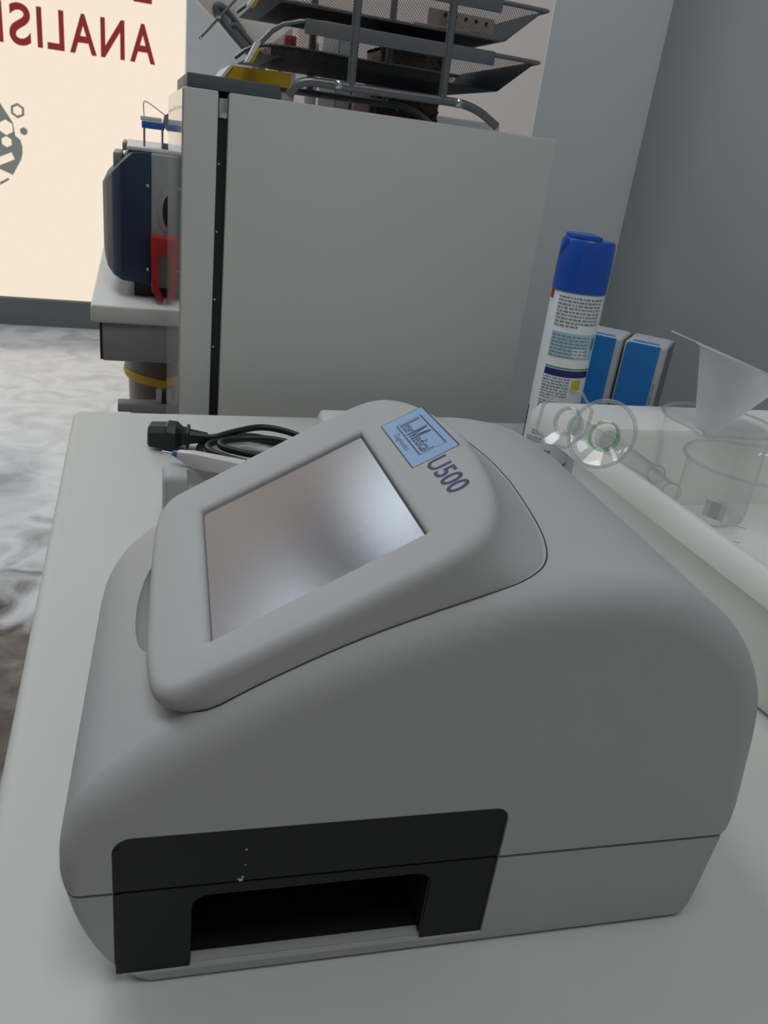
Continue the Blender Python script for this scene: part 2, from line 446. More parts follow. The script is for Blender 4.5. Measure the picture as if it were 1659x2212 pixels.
for x in (0.08, 0.45):
    for y in (CY0 + 0.04, CY1 - 0.04): lathe('foot', [(0, 0), (0.02, 0), (0.02, 0.04), (0, 0.04)], m_gasket, c, 16, Matrix.Translation((x, y, 0.001)))
CT = 1.0702

# things lying on the cabinet
tag(box('flat_box', (0.0535, 0.952, CT), (0.150, 1.16, 1.0835), m_dgrey, None, 0.0012), 'flat dark grey board lying at the left edge of the cabinet top', 'board')
yb = tag(empty('yellow_book', (0, 0, 0)), 'yellow book with slanted white page edge lying on the flat grey board', 'book')
prism('cover', [(0.0935, 0.985, 1.0838), (0.166, 0.985, 1.0838), (0.166, 0.985, 1.0985), (0.1035, 0.985, 1.0975)], (0, 0, 0), (0, 0.12, 0), m_yellow, yb)
prism('pages', [(0.0895, 0.983, 1.0842), (0.0933, 0.983, 1.0840), (0.1033, 0.983, 1.0978), (0.0998, 0.983, 1.0978)], (0, 0, 0), (0, 0.12, 0), m_paper, yb)

# ------------------------------------------------------------------ mesh letter trays on a tubular rack
rk = tag(empty('mesh_tray_rack', (0, 0, 0)), 'grey metal rack of stacked mesh letter trays on top of the cabinet', 'letter tray')
RY0, RY1 = 0.957, 1.195
for y in (RY0, RY1):
    tube('foot_rail', smooth_path([(0.160, y, CT + 0.005), (0.163, y, 1.0805), (0.170, y, 1.0880), (0.181, y, 1.0915), (0.20, y, 1.0920), (0.28, y, 1.0925), (0.345, y, 1.0930), (0.365, y, 1.0915),
                                   (0.381, y, 1.0870), (0.393, y, 1.0810), (0.404, y, CT + 0.005)], 5), 0.0046, m_metal, rk, 12)
    for x in (0.227, 0.333):
        tube('post', [(x, y, 1.094), (x - 0.001, y, 1.2), (x - 0.002, y, 1.30)], 0.0048, m_metal, rk, 12)
    for x in (0.212, 0.352):
        s = -1 if y == RY0 else 1
        lathe('screw', [(0, -0.004), (0.0048, -0.004), (0.0048, 0.0005), (0.003, 0.0025), (0, 0.003)], m_chrome, rk, 14, Matrix.Translation((x, y + s * 0.005, 1.0925)) @ Matrix.Rotation(-s * PI / 2, 4, 'X'))


def wire_grid(bm, P, pitch=0.0030, r=0.00030):
    """diamond wire mesh of the given pitch, clipped to the planar quad P"""
    o_ = P[0]; e1 = (P[1] - P[0]).normalized(); nn = e1.cross(P[3] - P[0]).normalized(); e2 = nn.cross(e1)
    q = [((p - o_).dot(e1), (p - o_).dot(e2)) for p in P]
    cx_, cy_ = sum(a for a, b in q) / 4, sum(b for a, b in q) / 4
    ext = max(math.hypot(a - cx_, b - cy_) for a, b in q); k = 0.70711
    for s in (1, -1):
        d = (k, s * k); m_ = (-s * k, k)
        nmax = int(ext / (pitch * k)) + 1
        for i in range(-nmax, nmax + 1):
            x, y = cx_ + m_[0] * i * pitch * k, cy_ + m_[1] * i * pitch * k
            t0, t1 = -ext, ext
            for e in range(4):
                ax_, ay_ = q[e]; bx_, by_ = q[(e + 1) % 4]
                nx, ny = -(by_ - ay_), bx_ - ax_
                if nx * (cx_ - ax_) + ny * (cy_ - ay_) < 0: nx, ny = -nx, -ny
                c0 = nx * (x - ax_) + ny * (y - ay_); dn = nx * d[0] + ny * d[1]
                if abs(dn) < 1e-12:
                    if c0 < 0: t1 = t0 - 1
                elif dn > 0: t0 = max(t0, -c0 / dn)
                else: t1 = min(t1, -c0 / dn)
            if t1 - t0 > 0.0012:
                add_tube(bm, [o_ + e1 * (x + d[0] * t) + e2 * (y + d[1] * t) for t in (t0, t1)], r, 3, cap=False)


def letter_tray(z0, tiers):
    zb, zr = z0, z0 + 0.034
    # rim corners (A: near front, B: near back-right, C: far back-right, D: far front) and floor corners
    rim = dict(A=Vector((0.168, 0.960, zr)), B=Vector((0.441, 0.960, zr)), C=Vector((0.441, 1.192, zr - 0.006)), D=Vector((0.168, 1.192, zr - 0.006)))
    flo = dict(A=Vector((0.128, 0.975, zb)), B=Vector((0.405, 0.975, zb)), C=Vector((0.405, 1.177, zb)), D=Vector((0.128, 1.177, zb)))
    f1 = Vector((0.126, 0.962, zb + 0.007)); f2 = Vector((0.126, 1.190, zb + 0.007))
    root = tube('tray_rim', smooth_path([f1, rim['A'], Vector((0.30, 0.960, zr)), Vector((0.430, 0.960, zr)), Vector((0.441, 0.970, zr - 0.001)), Vector((0.4415, 1.08, zr - 0.003)),
                                         Vector((0.441, 1.182, zr - 0.006)), Vector((0.430, 1.192, zr - 0.006)), Vector((0.30, 1.192, zr - 0.006)), rim['D'], f2], 4), 0.0024, m_metal, rk, 8)
    bm = bmesh.new()
    wire_grid(bm, [flo['A'], flo['B'], rim['B'], rim['A']])
    o = finish(bm, 'mesh_side', m_mesh, root); o['kind'] = 'stuff'
    bm = bmesh.new(); wire_grid(bm, [flo['D'], flo['C'], rim['C'], rim['D']])
    o = finish(bm, 'mesh_side', m_mesh, root); o['kind'] = 'stuff'
    bm = bmesh.new(); wire_grid(bm, [flo['B'], flo['C'], rim['C'], rim['B']], 0.0030, 0.0005)
    o = finish(bm, 'mesh_end', m_mesh, root); o['kind'] = 'stuff'
    bm = bmesh.new(); wire_grid(bm, [flo['A'], flo['B'], flo['C'], flo['D']], 0.0030, 0.0004)
    o = finish(bm, 'mesh_bottom', m_mesh, root); o['kind'] = 'stuff'
    for y, dz in ((0.955, 0.0), (1.194, -0.008)):
        box('side_bar', (0.172, y - 0.001, zr - 0.011 + dz), (0.388, y + 0.002, zr + 0.003 + dz), m_metal, root, 0.0008)
    bm = bmesh.new(); add_prism(bm, [(0.113, 0.958, zb - 0.011), (0.117, 0.958, zb - 0.011), (0.128, 0.958, zb + 0.009), (0.123, 0.958, zb + 0.009)], Vector((0, 0, 0)), Vector((0, 0.02, 0)))
    o = finish(bm, 'front_lip', m_paper, root); o['label'] = 'bright slanted front edge of the tray'  # window light on the metal lip, put into its white colour
    bm = bmesh.new(); add_prism(bm, [(0.1175, 0.958, zb - 0.011), (0.1205, 0.958, zb - 0.011), (0.1285, 0.958, zb + 0.004), (0.1255, 0.958, zb + 0.004)], Vector((0, 0.001, 0)), Vector((0, 0.02, 0)))
    o = finish(bm, 'lip_reflection', m_yellow, root); o['label'] = 'painted yellow reflection along the front edge'  # yellow reflection on the lip, put into a coloured strip
    # added solid dark sheet just above the wire, for the mesh floor's grazing darkness
    box('added_dark_sheet', (0.150, 0.985, zb + 0.0008), (0.398, 1.168, zb + 0.0018), m_gasket, root)


letter_tray(1.112, 1)
letter_tray(1.163, 2)
# leaflet in the upper tray
lf = tag(empty('paper_leaflet', (0, 0, 0)), 'pinkish leaflet with a row of black dots in the upper mesh tray', 'leaflet')
box('sheet', (0.30, 0.99, 1.1655), (0.40, 1.15, 1.1680), m_pink, lf)
box('fold', (0.315, 0.9895, 1.1685), (0.395, 0.991, 1.1840), m_pink, lf)
for i in range(5): lathe('dot', [(0, 0), (0.0021, 0), (0.0021, 0.0004), (0, 0.0004)], m_gasket, lf, 10, Matrix.Translation((0.335 + i * 0.0125, 0.9893, 1.1800 - i * 0.0004)) @ Matrix.Rotation(PI / 2, 4, 'X'))


def bottle(name, x, y, z, r, h, body, cap, caph, label, group=None):
    b = tag(empty(name, (x, y, z)), label, 'bottle', group)
    lathe('body', [(0, 0), (r * 0.92, 0), (r, 0.002), (r, h * 0.86), (r * 0.72, h * 0.95), (r * 0.7, h), (0, h)], body, b, 20)
    lathe('cap', [(0, h), (r * 0.82, h), (r * 0.85, h + 0.001), (r * 0.85, h + caph - 0.001), (r * 0.78, h + caph), (0, h + caph)], cap, b, 20)
    return b


BZ = CT + 0.0004
bottle('reagent_bottle', 0.2045, 1.24, BZ, 0.0105, 0.072, m_paper, m_red, 0.0165, 'white bottle with a square red cap seen through the lower mesh tray')
bottle('reagent_bottle', 0.2373, 1.24, BZ, 0.0085, 0.075, m_paper, m_lyellow, 0.0105, 'white bottle with a yellow cap right of the red-capped bottle')
o = tag(box('white_carton', (0.2490, 1.235, BZ), (0.2715, 1.275, 1.173), m_paper, None, 0.001), 'tall white carton behind the lower mesh tray', 'carton')
o = tag(box('grey_carton', (0.2725, 1.235, BZ), (0.2930, 1.275, 1.168), m_carton, None, 0.001), 'grey carton beside the tall white carton behind the mesh tray', 'carton')
sb = tag(empty('strip_box', (0, 0, 0)), 'small white box with an orange stripe under the left of the lower mesh tray', 'carton')
box('body', (0.176, 1.232, BZ), (0.190, 1.262, 1.124), m_paper, sb, 0.001)
box('stripe', (0.1902, 1.232, BZ), (0.1926, 1.262, 1.124), m_orange, sb)
tag(box('pink_carton', (0.2960, 1.222, BZ), (0.3180, 1.26, 1.112), m_pink, None, 0.001), 'pale pink carton left of the woven basket behind the trays', 'carton')
# woven basket
bk = tag(empty('woven_basket', (0.372, 1.242, BZ)), 'brown woven basket standing on the cabinet behind the mesh trays', 'basket')
box('body', (-0.046, -0.028, 0), (0.047, 0.05, 0.090), m_basket, bk, 0.002)
bm = bmesh.new()
for r_ in range(8):
    for i in range(16):
        x = -0.045 + i * 0.0058; z = 0.004 + r_ * 0.011; up = 1 if i % 2 else -1
        add_tube(bm, [(x, -0.0285, z + (0.0 if up > 0 else 0.008)), (x + 0.0055, -0.0285, z + (0.008 if up > 0 else 0.0))], 0.0011, 4)
o = finish(bm, 'weave', m_basket, bk); o['kind'] = 'stuff'
tube('rim', [(-0.046, -0.028, 0.090), (0.047, -0.028, 0.090), (0.047, 0.05, 0.090), (-0.046, 0.05, 0.090)], 0.0022, m_basket, bk, 8, True)

# ------------------------------------------------------------------ desk by the window with the navy instrument
dk = tag(empty('desk', (0, 0, 0)), 'white desk with a grey drawer box between cabinet and frosted window', 'desk')
box('desktop', (-0.069, 1.40, 0.720), (0.72, 2.25, 0.750), m_white, dk, 0.004, 3)
box('drawer_box', (-0.052, 1.408, 0.655), (0.70, 2.2, 0.7197), m_lgrey, dk, 0.002)
box('end_strip', (-0.056, 1.409, 0.657), (-0.0522, 2.2, 0.718), m_gasket, dk)
for x in (0.25, 0.66):
    for y in (1.5, 2.15): box('leg', (x - 0.02, y - 0.02, 0), (x + 0.02, y + 0.02, 0.6548), m_metal, dk)
ins = tag(empty('navy_instrument', (0, 0, 0)), 'navy and grey benchtop instrument with chamfered top on the desk', 'laboratory instrument')
zb = 0.775
hull('navy_cover', [(-0.020, 1.47, zb + 0.005), (0.027, 1.47, zb), (-0.020, 1.47, 0.965), (0.000, 1.47, 0.984), (0.027, 1.47, 0.985),
                    (-0.034, 1.490, zb + 0.010), (-0.034, 1.490, 0.949), (-0.044, 1.525, zb + 0.018), (-0.044, 1.525, 0.937), (-0.0495, 1.565, zb + 0.032), (-0.0495, 1.565, 0.930),
                    (-0.052, 1.60, zb + 0.045), (-0.052, 1.60, 0.925), (-0.052, 1.95, 0.925), (-0.052, 1.95, zb + 0.045), (0.000, 1.95, 0.984), (0.027, 1.95, 0.985), (0.027, 1.95, zb)], m_navyblue, ins, 0.002)
box('grey_body', (0.0273, 1.47, zb - 0.004), (0.30, 1.95, 0.985), m_lgrey, ins, 0.004)
box('base_plate', (0.0, 1.50, 0.7504), (0.29, 1.94, zb - 0.004), m_gasket, ins)
for z in (0.935, 0.80):
    lathe('screw', [(0, 0), (0.003, 0), (0.002, 0.0012), (0, 0.0015)], m_chrome, ins, 10, Matrix.Translation((0.0225, 1.4698, z)) @ Matrix.Rotation(PI / 2, 4, 'X'))
lathe('handle_recess', [(0, 0), (0.020, 0), (0.022, 0.001), (0.020, 0.002), (0, 0.0022)], m_lgrey, ins, 24, Matrix.Translation((0.054, 1.4698, 0.898)) @ Matrix.Rotation(PI / 2, 4, 'X') @ Matrix.Diagonal((0.75, 1.55, 1, 1)))
lathe('recess_hole', [(0, 0), (0.020, 0), (0.020, 0.0006), (0, 0.0006)], m_hole, ins, 24, Matrix.Translation((0.0585, 1.4674, 0.898)) @ Matrix.Rotation(PI / 2, 4, 'X') @ Matrix.Diagonal((0.62, 1.35, 1, 1)))
prism('red_handle', [(0.027, 1.43, 0.860), (0.064, 1.43, 0.858), (0.066, 1.43, 0.838), (0.050, 1.43, 0.836), (0.041, 1.43, 0.833), (0.0375, 1.43, 0.826), (0.0380, 1.43, 0.775), (0.048, 1.43, 0.757), (0.044, 1.43, 0.753),
                     (0.0285, 1.43, 0.772), (0.0265, 1.43, 0.84)], (0, 0, 0), (0, 0.0398, 0), m_red, ins, 0.001)
box('top_lid', (-0.01, 1.49, 0.9853), (0.20, 1.92, 0.992), m_white, ins, 0.002)
box('keypad', (-0.018, 1.60, 0.980), (-0.0105, 1.80, 0.9935), m_lgrey, ins, 0.002)
box('keypad', (-0.034, 1.62, 0.950), (-0.0185, 1.80, 0.975), m_lgrey, ins, 0.002)
# needle stand on top of the instrument
ns = tag(empty('tube_stand', (0, 0, 0)), 'small wire stand with a blue strip and black plate on the navy instrument', 'stand')
for x in (0.024, 0.053): tube('leg', [(x, 1.52, 0.9922), (x, 1.52, 1.022)], 0.0017, m_metal, ns, 8)
box('blue_holder', (0.020, 1.512, 1.0205), (0.056, 1.528, 1.0315), m_bluetag, ns, 0.001)
box('white_holder', (0.018, 1.514, 1.0318), (0.052, 1.527, 1.0385), m_white, ns, 0.001)
box('black_plate', (0.066, 1.50, 1.012), (0.071, 1.54, 1.052), m_gasket, ns, 0.001)
prism('plate_arm', [(0.052, 1.515, 1.028), (0.066, 1.515, 1.016), (0.066, 1.515, 1.050), (0.056, 1.515, 1.043)], (0, 0, 0), (0, 0.01, 0), m_lgrey, ns)
tube('wire', smooth_path([(0.024, 1.52, 1.038), (0.023, 1.52, 1.056), (0.028, 1.52, 1.060), (0.05, 1.52, 1.048), (0.058, 1.52, 1.043)], 4), 0.0009, m_carton, ns, 6)
box('foot', (0.052, 1.50, 0.9922), (0.075, 1.54, 1.001), m_dgrey, ns, 0.002)

ns.location = (-0.006, 0, 0)

# second instrument behind the cabinet: only its raised cover shows
ci = tag(empty('open_instrument', (0, 0, 0)), 'instrument behind the cabinet with a raised beige cover and metal rod', 'laboratory instrument')
box('body', (0.312, 1.45, 0.7504), (0.62, 1.95, 1.10), m_lgrey, ci, 0.005)
A_ = Vector((0.055, 1.60, 1.262)); B_ = Vector((0.270, 1.60, 1.100))
nrm = Vector((0.606, 0, 0.80)).normalized(); along = (B_ - A_).normalized()
# cover: slanted panel, thickness away from the viewer
cov = prism('raised_cover', [A_, B_, B_ + Vector((0.055, 0, 0.030)), A_ + Vector((0.085, 0, 0.055))], (0, 0, 0), (0, 0.03, 0), m_beige, ci, 0.001)
prism('cover_end', [A_ + Vector((-0.03, 0, 0.024)), A_ + along * 0.042 + Vector((0, 0, 0.0005)), A_ + along * 0.042 + Vector((0.06, 0, 0.055)), A_ + Vector((0.05, 0, 0.08))], (0, -0.002, 0), (0, -0.0002, 0), m_carton, cov)
ring = smooth_path([(0.247, 1.597, 1.117), (0.21, 1.597, 1.146), (0.165, 1.597, 1.183), (0.139, 1.597, 1.208), (0.136, 1.597, 1.219), (0.146, 1.597, 1.220), (0.165, 1.597, 1.207), (0.185, 1.597, 1.187)], 5)
tube('seal_ring', ring, [0.006] * 28 + [0.004] * (len(ring) - 28), m_dgrey, cov, 8)
ring = smooth_path([(0.258, 1.596, 1.121), (0.225, 1.596, 1.150), (0.187, 1.596, 1.183), (0.170, 1.596, 1.197), (0.163, 1.596, 1.195)], 5)
tube('inner_seal', ring, 0.0045, m_dgrey, cov, 8)
tube('rod', [(0.109, 1.585, 1.168), (0.171, 1.585, 1.238)], 0.0022, m_metal, ci, 8)
for p in ((0.109, 1.583, 1.168), (0.139, 1.583, 1.203)): lathe('rod_tip', [(0, -0.003), (0.003, -0.002), (0.0035, 0), (0.003, 0.002), (0, 0.003)], m_chrome, ci, 10, Matrix.Translation(p))
prism('rear_panel', [(0.215, 1.70, 1.10), (0.262, 1.70, 1.10), (0.262, 1.70, 1.17), (0.235, 1.70, 1.26), (0.205, 1.70, 1.28)], (0, 0, 0), (0, 0.02, 0), m_lgrey, ci)

# bin below the desk, crossbar of the desk
bn = tag(empty('waste_bin', (0.110, 1.86, 0)), 'round brown bin with a yellow band on the floor under the desk', 'bin')
lathe('body', [(0, 0), (0.105, 0), (0.112, 0.01), (0.124, 0.49), (0.124, 0.495), (0.132, 0.52), (0.130, 0.615), (0.120, 0.620), (0.0, 0.620)], m_bin, bn, 40, Matrix.Translation((0, 0, 0.001)))
lathe('yellow_band', [(0.126, 0.510), (0.1330, 0.510), (0.1355, 0.519), (0.1335, 0.528), (0.126, 0.528)], m_yellow, bn, 40, close=True)
box('crossbar', (-0.030, 1.42, 0.560), (0.70, 1.45, 0.576), m_lgrey, dk, 0.002)
box('bracket', (0.046, 1.424, 0.5762), (0.11, 1.446, 0.596), m_gasket, dk, 0.003)
box('bracket_frame', (0.036, 1.426, 0.5762), (0.0458, 1.444, 0.600), m_carton, dk, 0.003)
for x in (0.25, 0.66): box('bar_post', (x - 0.012, 1.421, 0.001), (x + 0.012, 1.449, 0.5598), m_metal, dk)

# ------------------------------------------------------------------ the urine analyzer (main object)
DEV = empty('urine_analyzer', (-0.003, 0.2015, T), math.radians(-3.205))
tag(DEV, 'pale grey urine analyzer with tilted touchscreen and black side panel on the table', 'analyzer')
WD = 0.246


def offset_profile(pts, wts, d):
    n = len(pts); out = []
    for i in range(n):
        p0, p1, p2 = pts[i - 1], pts[i], pts[(i + 1) % n]
        tx, ty = p2[0] - p0[0], p2[1] - p0[1]; L = math.hypot(tx, ty) or 1
        nx, ny = -ty / L, tx / L       # inward for clockwise profile handled by sign
        nx *= SGN; ny *= SGN
        if p1[1] < 0.060:       # close to the seam and below it the shoulder turns in sideways only
            nx = 1.0 if p1[0] < 0.1 else -1.0; ny = 0.0
        out.append((p1[0] + nx * d * wts[i], p1[1] + ny * d * wts[i]))
    return out


SGN = 1


def shell(name, prof, wts, rn, rf, m, steps=9, near=0.0, far=WD, soft=False):
    """loft a side profile across the machine with rounded near and far shoulders"""
    global SGN
    area = sum(prof[i - 1][0] * prof[i][1] - prof[i][0] * prof[i - 1][1] for i in range(len(prof)))
    SGN = 1 if area > 0 else -1
    st = []
    for k in range(steps + 1):
        a = PI / 2 * (1 - k / steps); st.append((near + rn * (1 - math.sin(a)), rn * (1 - math.cos(a))))
    for k in range(steps + 1):
        a = PI / 2 * k / steps; st.append((far - rf * (1 - math.sin(a)), rf * (1 - math.cos(a))))
    bm = bmesh.new(); rings = []
    wfar = [q * (0.40 + 0.60 * min(1.0, max(0.0, (p[1] - 0.05) / 0.04))) for p, q in zip(prof, wts)] if soft else wts
    for v, dd in st:
        rings.append([bm.verts.new((u_, v, w_)) for u_, w_ in offset_profile(prof, wts if v < 0.5 * (near + far) else wfar, dd)])
    n = len(prof)
    for A, B in zip(rings[:-1], rings[1:]):
        for i in range(n): bm.faces.new((A[i], A[(i + 1) % n], B[(i + 1) % n], B[i]))
    bm.faces.new(rings[0]); bm.faces.new(rings[-1][::-1])
    return finish(bm, name, m, DEV, smooth=32)


def dense(pts, n=5): return [(p.x, p.z) for p in smooth_path([(u_, 0, w_) for u_, w_ in pts], n)]


# upper shell: closed outline, front seam -> over the top -> rear seam -> back along the seam
upper = dense([(-0.0235, 0.0480), (-0.0240, 0.0525), (-0.0225, 0.0660), (-0.0150, 0.0825), (-0.0010, 0.0968), (0.0180, 0.1118), (0.0435, 0.1285), (0.0720, 0.1432), (0.1010, 0.1545),
               (0.1240, 0.1612), (0.1480, 0.1640), (0.1680, 0.1635), (0.1850, 0.1595), (0.1995, 0.1520), (0.2128, 0.1425), (0.2245, 0.1285), (0.2335, 0.1100), (0.2385, 0.0820), (0.2388, 0.0620), (0.2368, 0.0515), (0.2345, 0.0476)], 5)
nU = len(upper)
wU = [1.0] * nU
for i, (u_, w_) in enumerate(upper):
    k = min(1.0, max(0.0, (w_ - 0.050) / 0.03))
    wU[i] = (0.55 + 0.45 * k) if u_ < 0.1 else (0.28 + 0.72 * k)
    if w_ < 0.0482: wU[i] *= 0.9
up = shell('upper_shell', upper, wU, 0.0145, 0.085, m_plastic, 9, 0.0, WD, True)
lower = dense([(0.0000, 0.0015), (-0.0060, 0.0060), (-0.0135, 0.0165), (-0.0192, 0.0310), (-0.0226, 0.0464)], 4) + dense([(0.2340, 0.0460), (0.2328, 0.030), (0.2308, 0.008), (0.2270, 0.0020)], 3)
wL = [0.55 if u_ < 0.1 else 0.25 for u_, w_ in lower]
lo = shell('lower_shell', lower, wL, 0.012, 0.03, m_plastic)
core = box('seam_core', (-0.012, 0.005, 0.040), (0.229, WD - 0.02, 0.054), m_gasket, DEV)
for x in (0.01, 0.215):
    for y in (0.025, 0.21): lathe('foot', [(0, 0.0), (0.008, 0), (0.008, 0.004), (0, 0.004)], m_gasket, DEV, 14, Matrix.Translation((x, y, 0.0002)))


def cutter(poly_uw, v0, v1):
    bm = bmesh.new(); add_prism(bm, [(u_, 0, w_) for u_, w_ in poly_uw], Vector((0, v0, 0)), Vector((0, v1, 0)))
    o = finish(bm, 'cutter', None, DEV); return o


def rrect(u0, w0, u1, w1, r=(0, 0, 0, 0), n=6, skew=0.0):
    """rounded rect; r = bl, br, tr, tl radii"""
    pts = []
    for (cx, cy, rr, a0) in ((u0, w0, r[0], PI), (u1, w0, r[1], 1.5 * PI), (u1, w1, r[2], 0.0), (u0, w1, r[3], 0.5 * PI)):
        if rr <= 0: pts.append((cx, cy)); continue
        ccx = cx + (rr if cx == u0 else -rr); ccy = cy + (rr if cy == w0 else -rr)
        for k in range(n + 1):
            a = a0 + PI / 2 * k / n; pts.append((ccx + rr * math.cos(a), ccy + rr * math.sin(a)))
    return pts


bpy.context.view_layer.update()
PL0, PL1, PZ0, PZ1 = -0.0058, 0.1338, 0.0055, 0.0722
outl = rrect(PL0, PZ0, PL1, PZ1, (0, 0, 0.006, 0.0065))
boolean_cut(up, [cutter(outl, -0.01, 0.0022)])
bm = bmesh.new(); bmesh.ops.create_uvsphere(bm, u_segments=32, v_segments=16, radius=1.0)
bmesh.ops.transform(bm, matrix=Matrix.Translation((0.0058, 0.099, 0.1010)) @ Matrix.Diagonal((0.0110, 0.036, 0.0105, 1)), verts=bm.verts)
boolean_cut(up, [finish(bm, 'cutter', None, DEV)])
win_o = rrect(0.0203, -0.004 + 0.0095, 0.1083, 0.0412, (0, 0, 0.006, 0.006))
boolean_cut(lo, [cutter(outl, -0.01, 0.0022), cutter(rrect(0.0203, 0.0062, 0.1083, 0.0415), -0.01, 0.085)])
boolean_cut(core, [cutter(rrect(0.0203, 0.0062, 0.1083, 0.0415), -0.01, 0.085)])
for o_ in (up, lo):
    o_.data.polygons.foreach_set('use_smooth', [True] * len(o_.data.polygons)); o_.data.set_sharp_from_angle(angle=math.radians(32))
pu = prism('upper_panel', [(u_, 0, w_) for u_, w_ in rrect(PL0 + 0.0003, 0.0470, PL1 - 0.0003, PZ1 - 0.0004, (0, 0, 0.006, 0.006))], (0, 0.0009, 0), (0, 0.0021, 0), m_black, DEV)
bm = bmesh.new()
# lower panel as a frame around the opening
add_prism(bm, [(PL0 + 0.0003, 0, PZ0 + 0.0002), (0.0203, 0, PZ0 + 0.0002), (0.0203, 0, 0.0355)] + [(0.0203 + 0.006 - 0.006 * math.cos(a), 0, 0.0355 + 0.006 * math.sin(a)) for a in (PI / 10, PI / 5, 3 * PI / 10, 2 * PI / 5, PI / 2)] +
          [(0.1083 - 0.006 + 0.006 * math.sin(a), 0, 0.0355 + 0.006 * math.cos(a)) for a in (0, PI / 10, PI / 5, 3 * PI / 10, 2 * PI / 5, PI / 2)] +
          [(0.1083, 0, PZ0 + 0.0002), (PL1 - 0.0003, 0, PZ0 + 0.0002), (PL1 - 0.0003, 0, 0.0461), (PL0 + 0.0003, 0, 0.0461)], Vector((0, 0.0009, 0)), Vector((0, 0.0021, 0)))
lp = finish(bm, 'lower_panel', m_black, DEV)
for par, z0_, z1_ in ((lp, PZ0 + 0.0004, 0.0460), (pu, 0.0471, PZ1 - 0.0055)):
    box('panel_edge', (PL0 + 0.0004, 0.0007, z0_), (PL0 + 0.0022, 0.0009, z1_), m_hole, par)
# opening interior: black box open to the side
bm = bmesh.new()
x0, x1, z0, z1, y0, y1 = 0.0206, 0.1080, 0.0066, 0.0412, 0.0022, 0.0845
for q in (((x0, y0, z0), (x0, y1, z0), (x0, y1, z1), (x0, y0, z1)), ((x1, y0, z0), (x1, y1, z0), (x1, y1, z1), (x1, y0, z1)), ((x0, y0, z1), (x1, y0, z1), (x1, y1, z1), (x0, y1, z1)),
          ((x0, y1, z0), (x1, y1, z0), (x1, y1, z1), (x0, y1, z1)), ((x0, 0.006, z0), (x1, 0.006, z0), (x1, y1, z0), (x0, y1, z0))):
    bm.faces.new([bm.verts.new(p) for p in q])
finish(bm, 'strip_opening', m_hole, DEV)

# screen housing: plate frame fitted to the tilted touchscreen
PC = Vector((0.0601, 0.0911, 0.1448)); KS = 1.0155; Sx = Vector((0.8685, 0.0247, 0.4951)).normalized(); Nz = Vector((-0.4957, 0.0321, 0.8679)).normalized(); Vy = Nz.cross(Sx)
def hp(s, t_, n=0.0): return PC + Sx * (s * KS) + Vy * (t_ * KS) + Nz * n


half = [(-0.0672, 0.0), (-0.0668, 0.045), (-0.0657, 0.0625), (-0.0638, 0.0735), (-0.0600, 0.0808), (-0.0545, 0.0845), (-0.0450, 0.0855), (-0.02, 0.0866), (0.0000, 0.0872), (0.0250, 0.0876), (0.0420, 0.0872), (0.0530, 0.0845), (0.0615, 0.0770), (0.0675, 0.0640), (0.0715, 0.048), (0.0745, 0.028), (0.0765, 0.010)]
TC = 0.0080
ol = [(s, TC - t_) for s, t_ in half][::-1] + [(s, TC + t_) for s, t_ in half[1:]]      # near side from the arc to the front, then the far side
ol = [(p.x, p.z) for p in smooth_path([(a, 0, b) for a, b in ol] + [(ol[0][0], 0, ol[0][1])], 4)][:-1]


def inset2(poly, d):
    n = len(poly); out = []
    area = sum(poly[i - 1][0] * poly[i][1] - poly[i][0] * poly[i - 1][1] for i in range(n)); sg = 1 if area > 0 else -1
    for i in range(n):
        tx, ty = poly[(i + 1) % n][0] - poly[i - 1][0], poly[(i + 1) % n][1] - poly[i - 1][1]; L = math.hypot(tx, ty) or 1
        out.append((poly[i][0] - ty / L * d * sg, poly[i][1] + tx / L * d * sg))
    return out


def body_w(u_):
    top = upper[6:]
    for (a, b), (c_, d_) in zip(top[:-1], top[1:]):
        if a <= u_ <= c_: return b + (d_ - b) * (u_ - a) / (c_ - a + 1e-9)
    return top[0][1]


SA, SB = 0.0410, 0.0560          # half sizes of the visible screen
bpy.context.view_layer.update()

bm = bmesh.new(); rings = []; seam = []
RB = 0.0050
for k in range(0, 7):
    a = PI / 2 * k / 6
    rings.append([bm.verts.new(hp(s, t_, -RB * (1 - math.cos(a)))) for s, t_ in inset2(ol, RB * (1 - math.sin(a)))])
edge = [hp(s, t_, -RB) for s, t_ in ol]
for lvl in (0.25, 0.5, 0.75, 1.0):
    rg = []
    for (s, t_), e in zip(ol, edge):
        ramp = min(1, max(0, (s + 0.02) / 0.09)); ramp = ramp * ramp * (3 - 2 * ramp)
        kf = min(1, max(0, (-0.040 - s) / 0.022)); kf = kf * kf * (3 - 2 * kf)
        sd = -1 if t_ < TC else 1
        ub = e.x + 0.0195 * ramp + 0.0045 * kf; vb = e.y + sd * (0.0016 * (1 - kf) - 0.0028 * kf) * min(1, abs(t_ - TC) / 0.07)
        hit, loc_, nr_, fi_ = up.ray_cast(Vector((ub, vb, 0.3)), Vector((0, 0, -1)))
        wb = (loc_.z if hit else body_w(max(ub, -0.02))) - 0.0006
        if lvl == 1.0: seam.append(Vector((ub + (ub - 0.05) * 0.002, vb + (vb - 0.09) * 0.002, wb + 0.0006)))
        b = Vector((ub, vb, wb)); ee = lvl ** 1.0
        fx = lvl * lvl * 0.5 + lvl * 0.5
        rg.append(bm.verts.new((e.x + (b.x - e.x) * fx, e.y + (b.y - e.y) * fx, e.z + (b.z - e.z) * ee)))
    rings.append(rg)
n = len(ol)
for A, B in zip(rings[:-1], rings[1:]):
    for i in range(n): bm.faces.new((A[i], A[(i + 1) % n], B[(i + 1) % n], B[i]))
bm.faces.new(rings[-1])
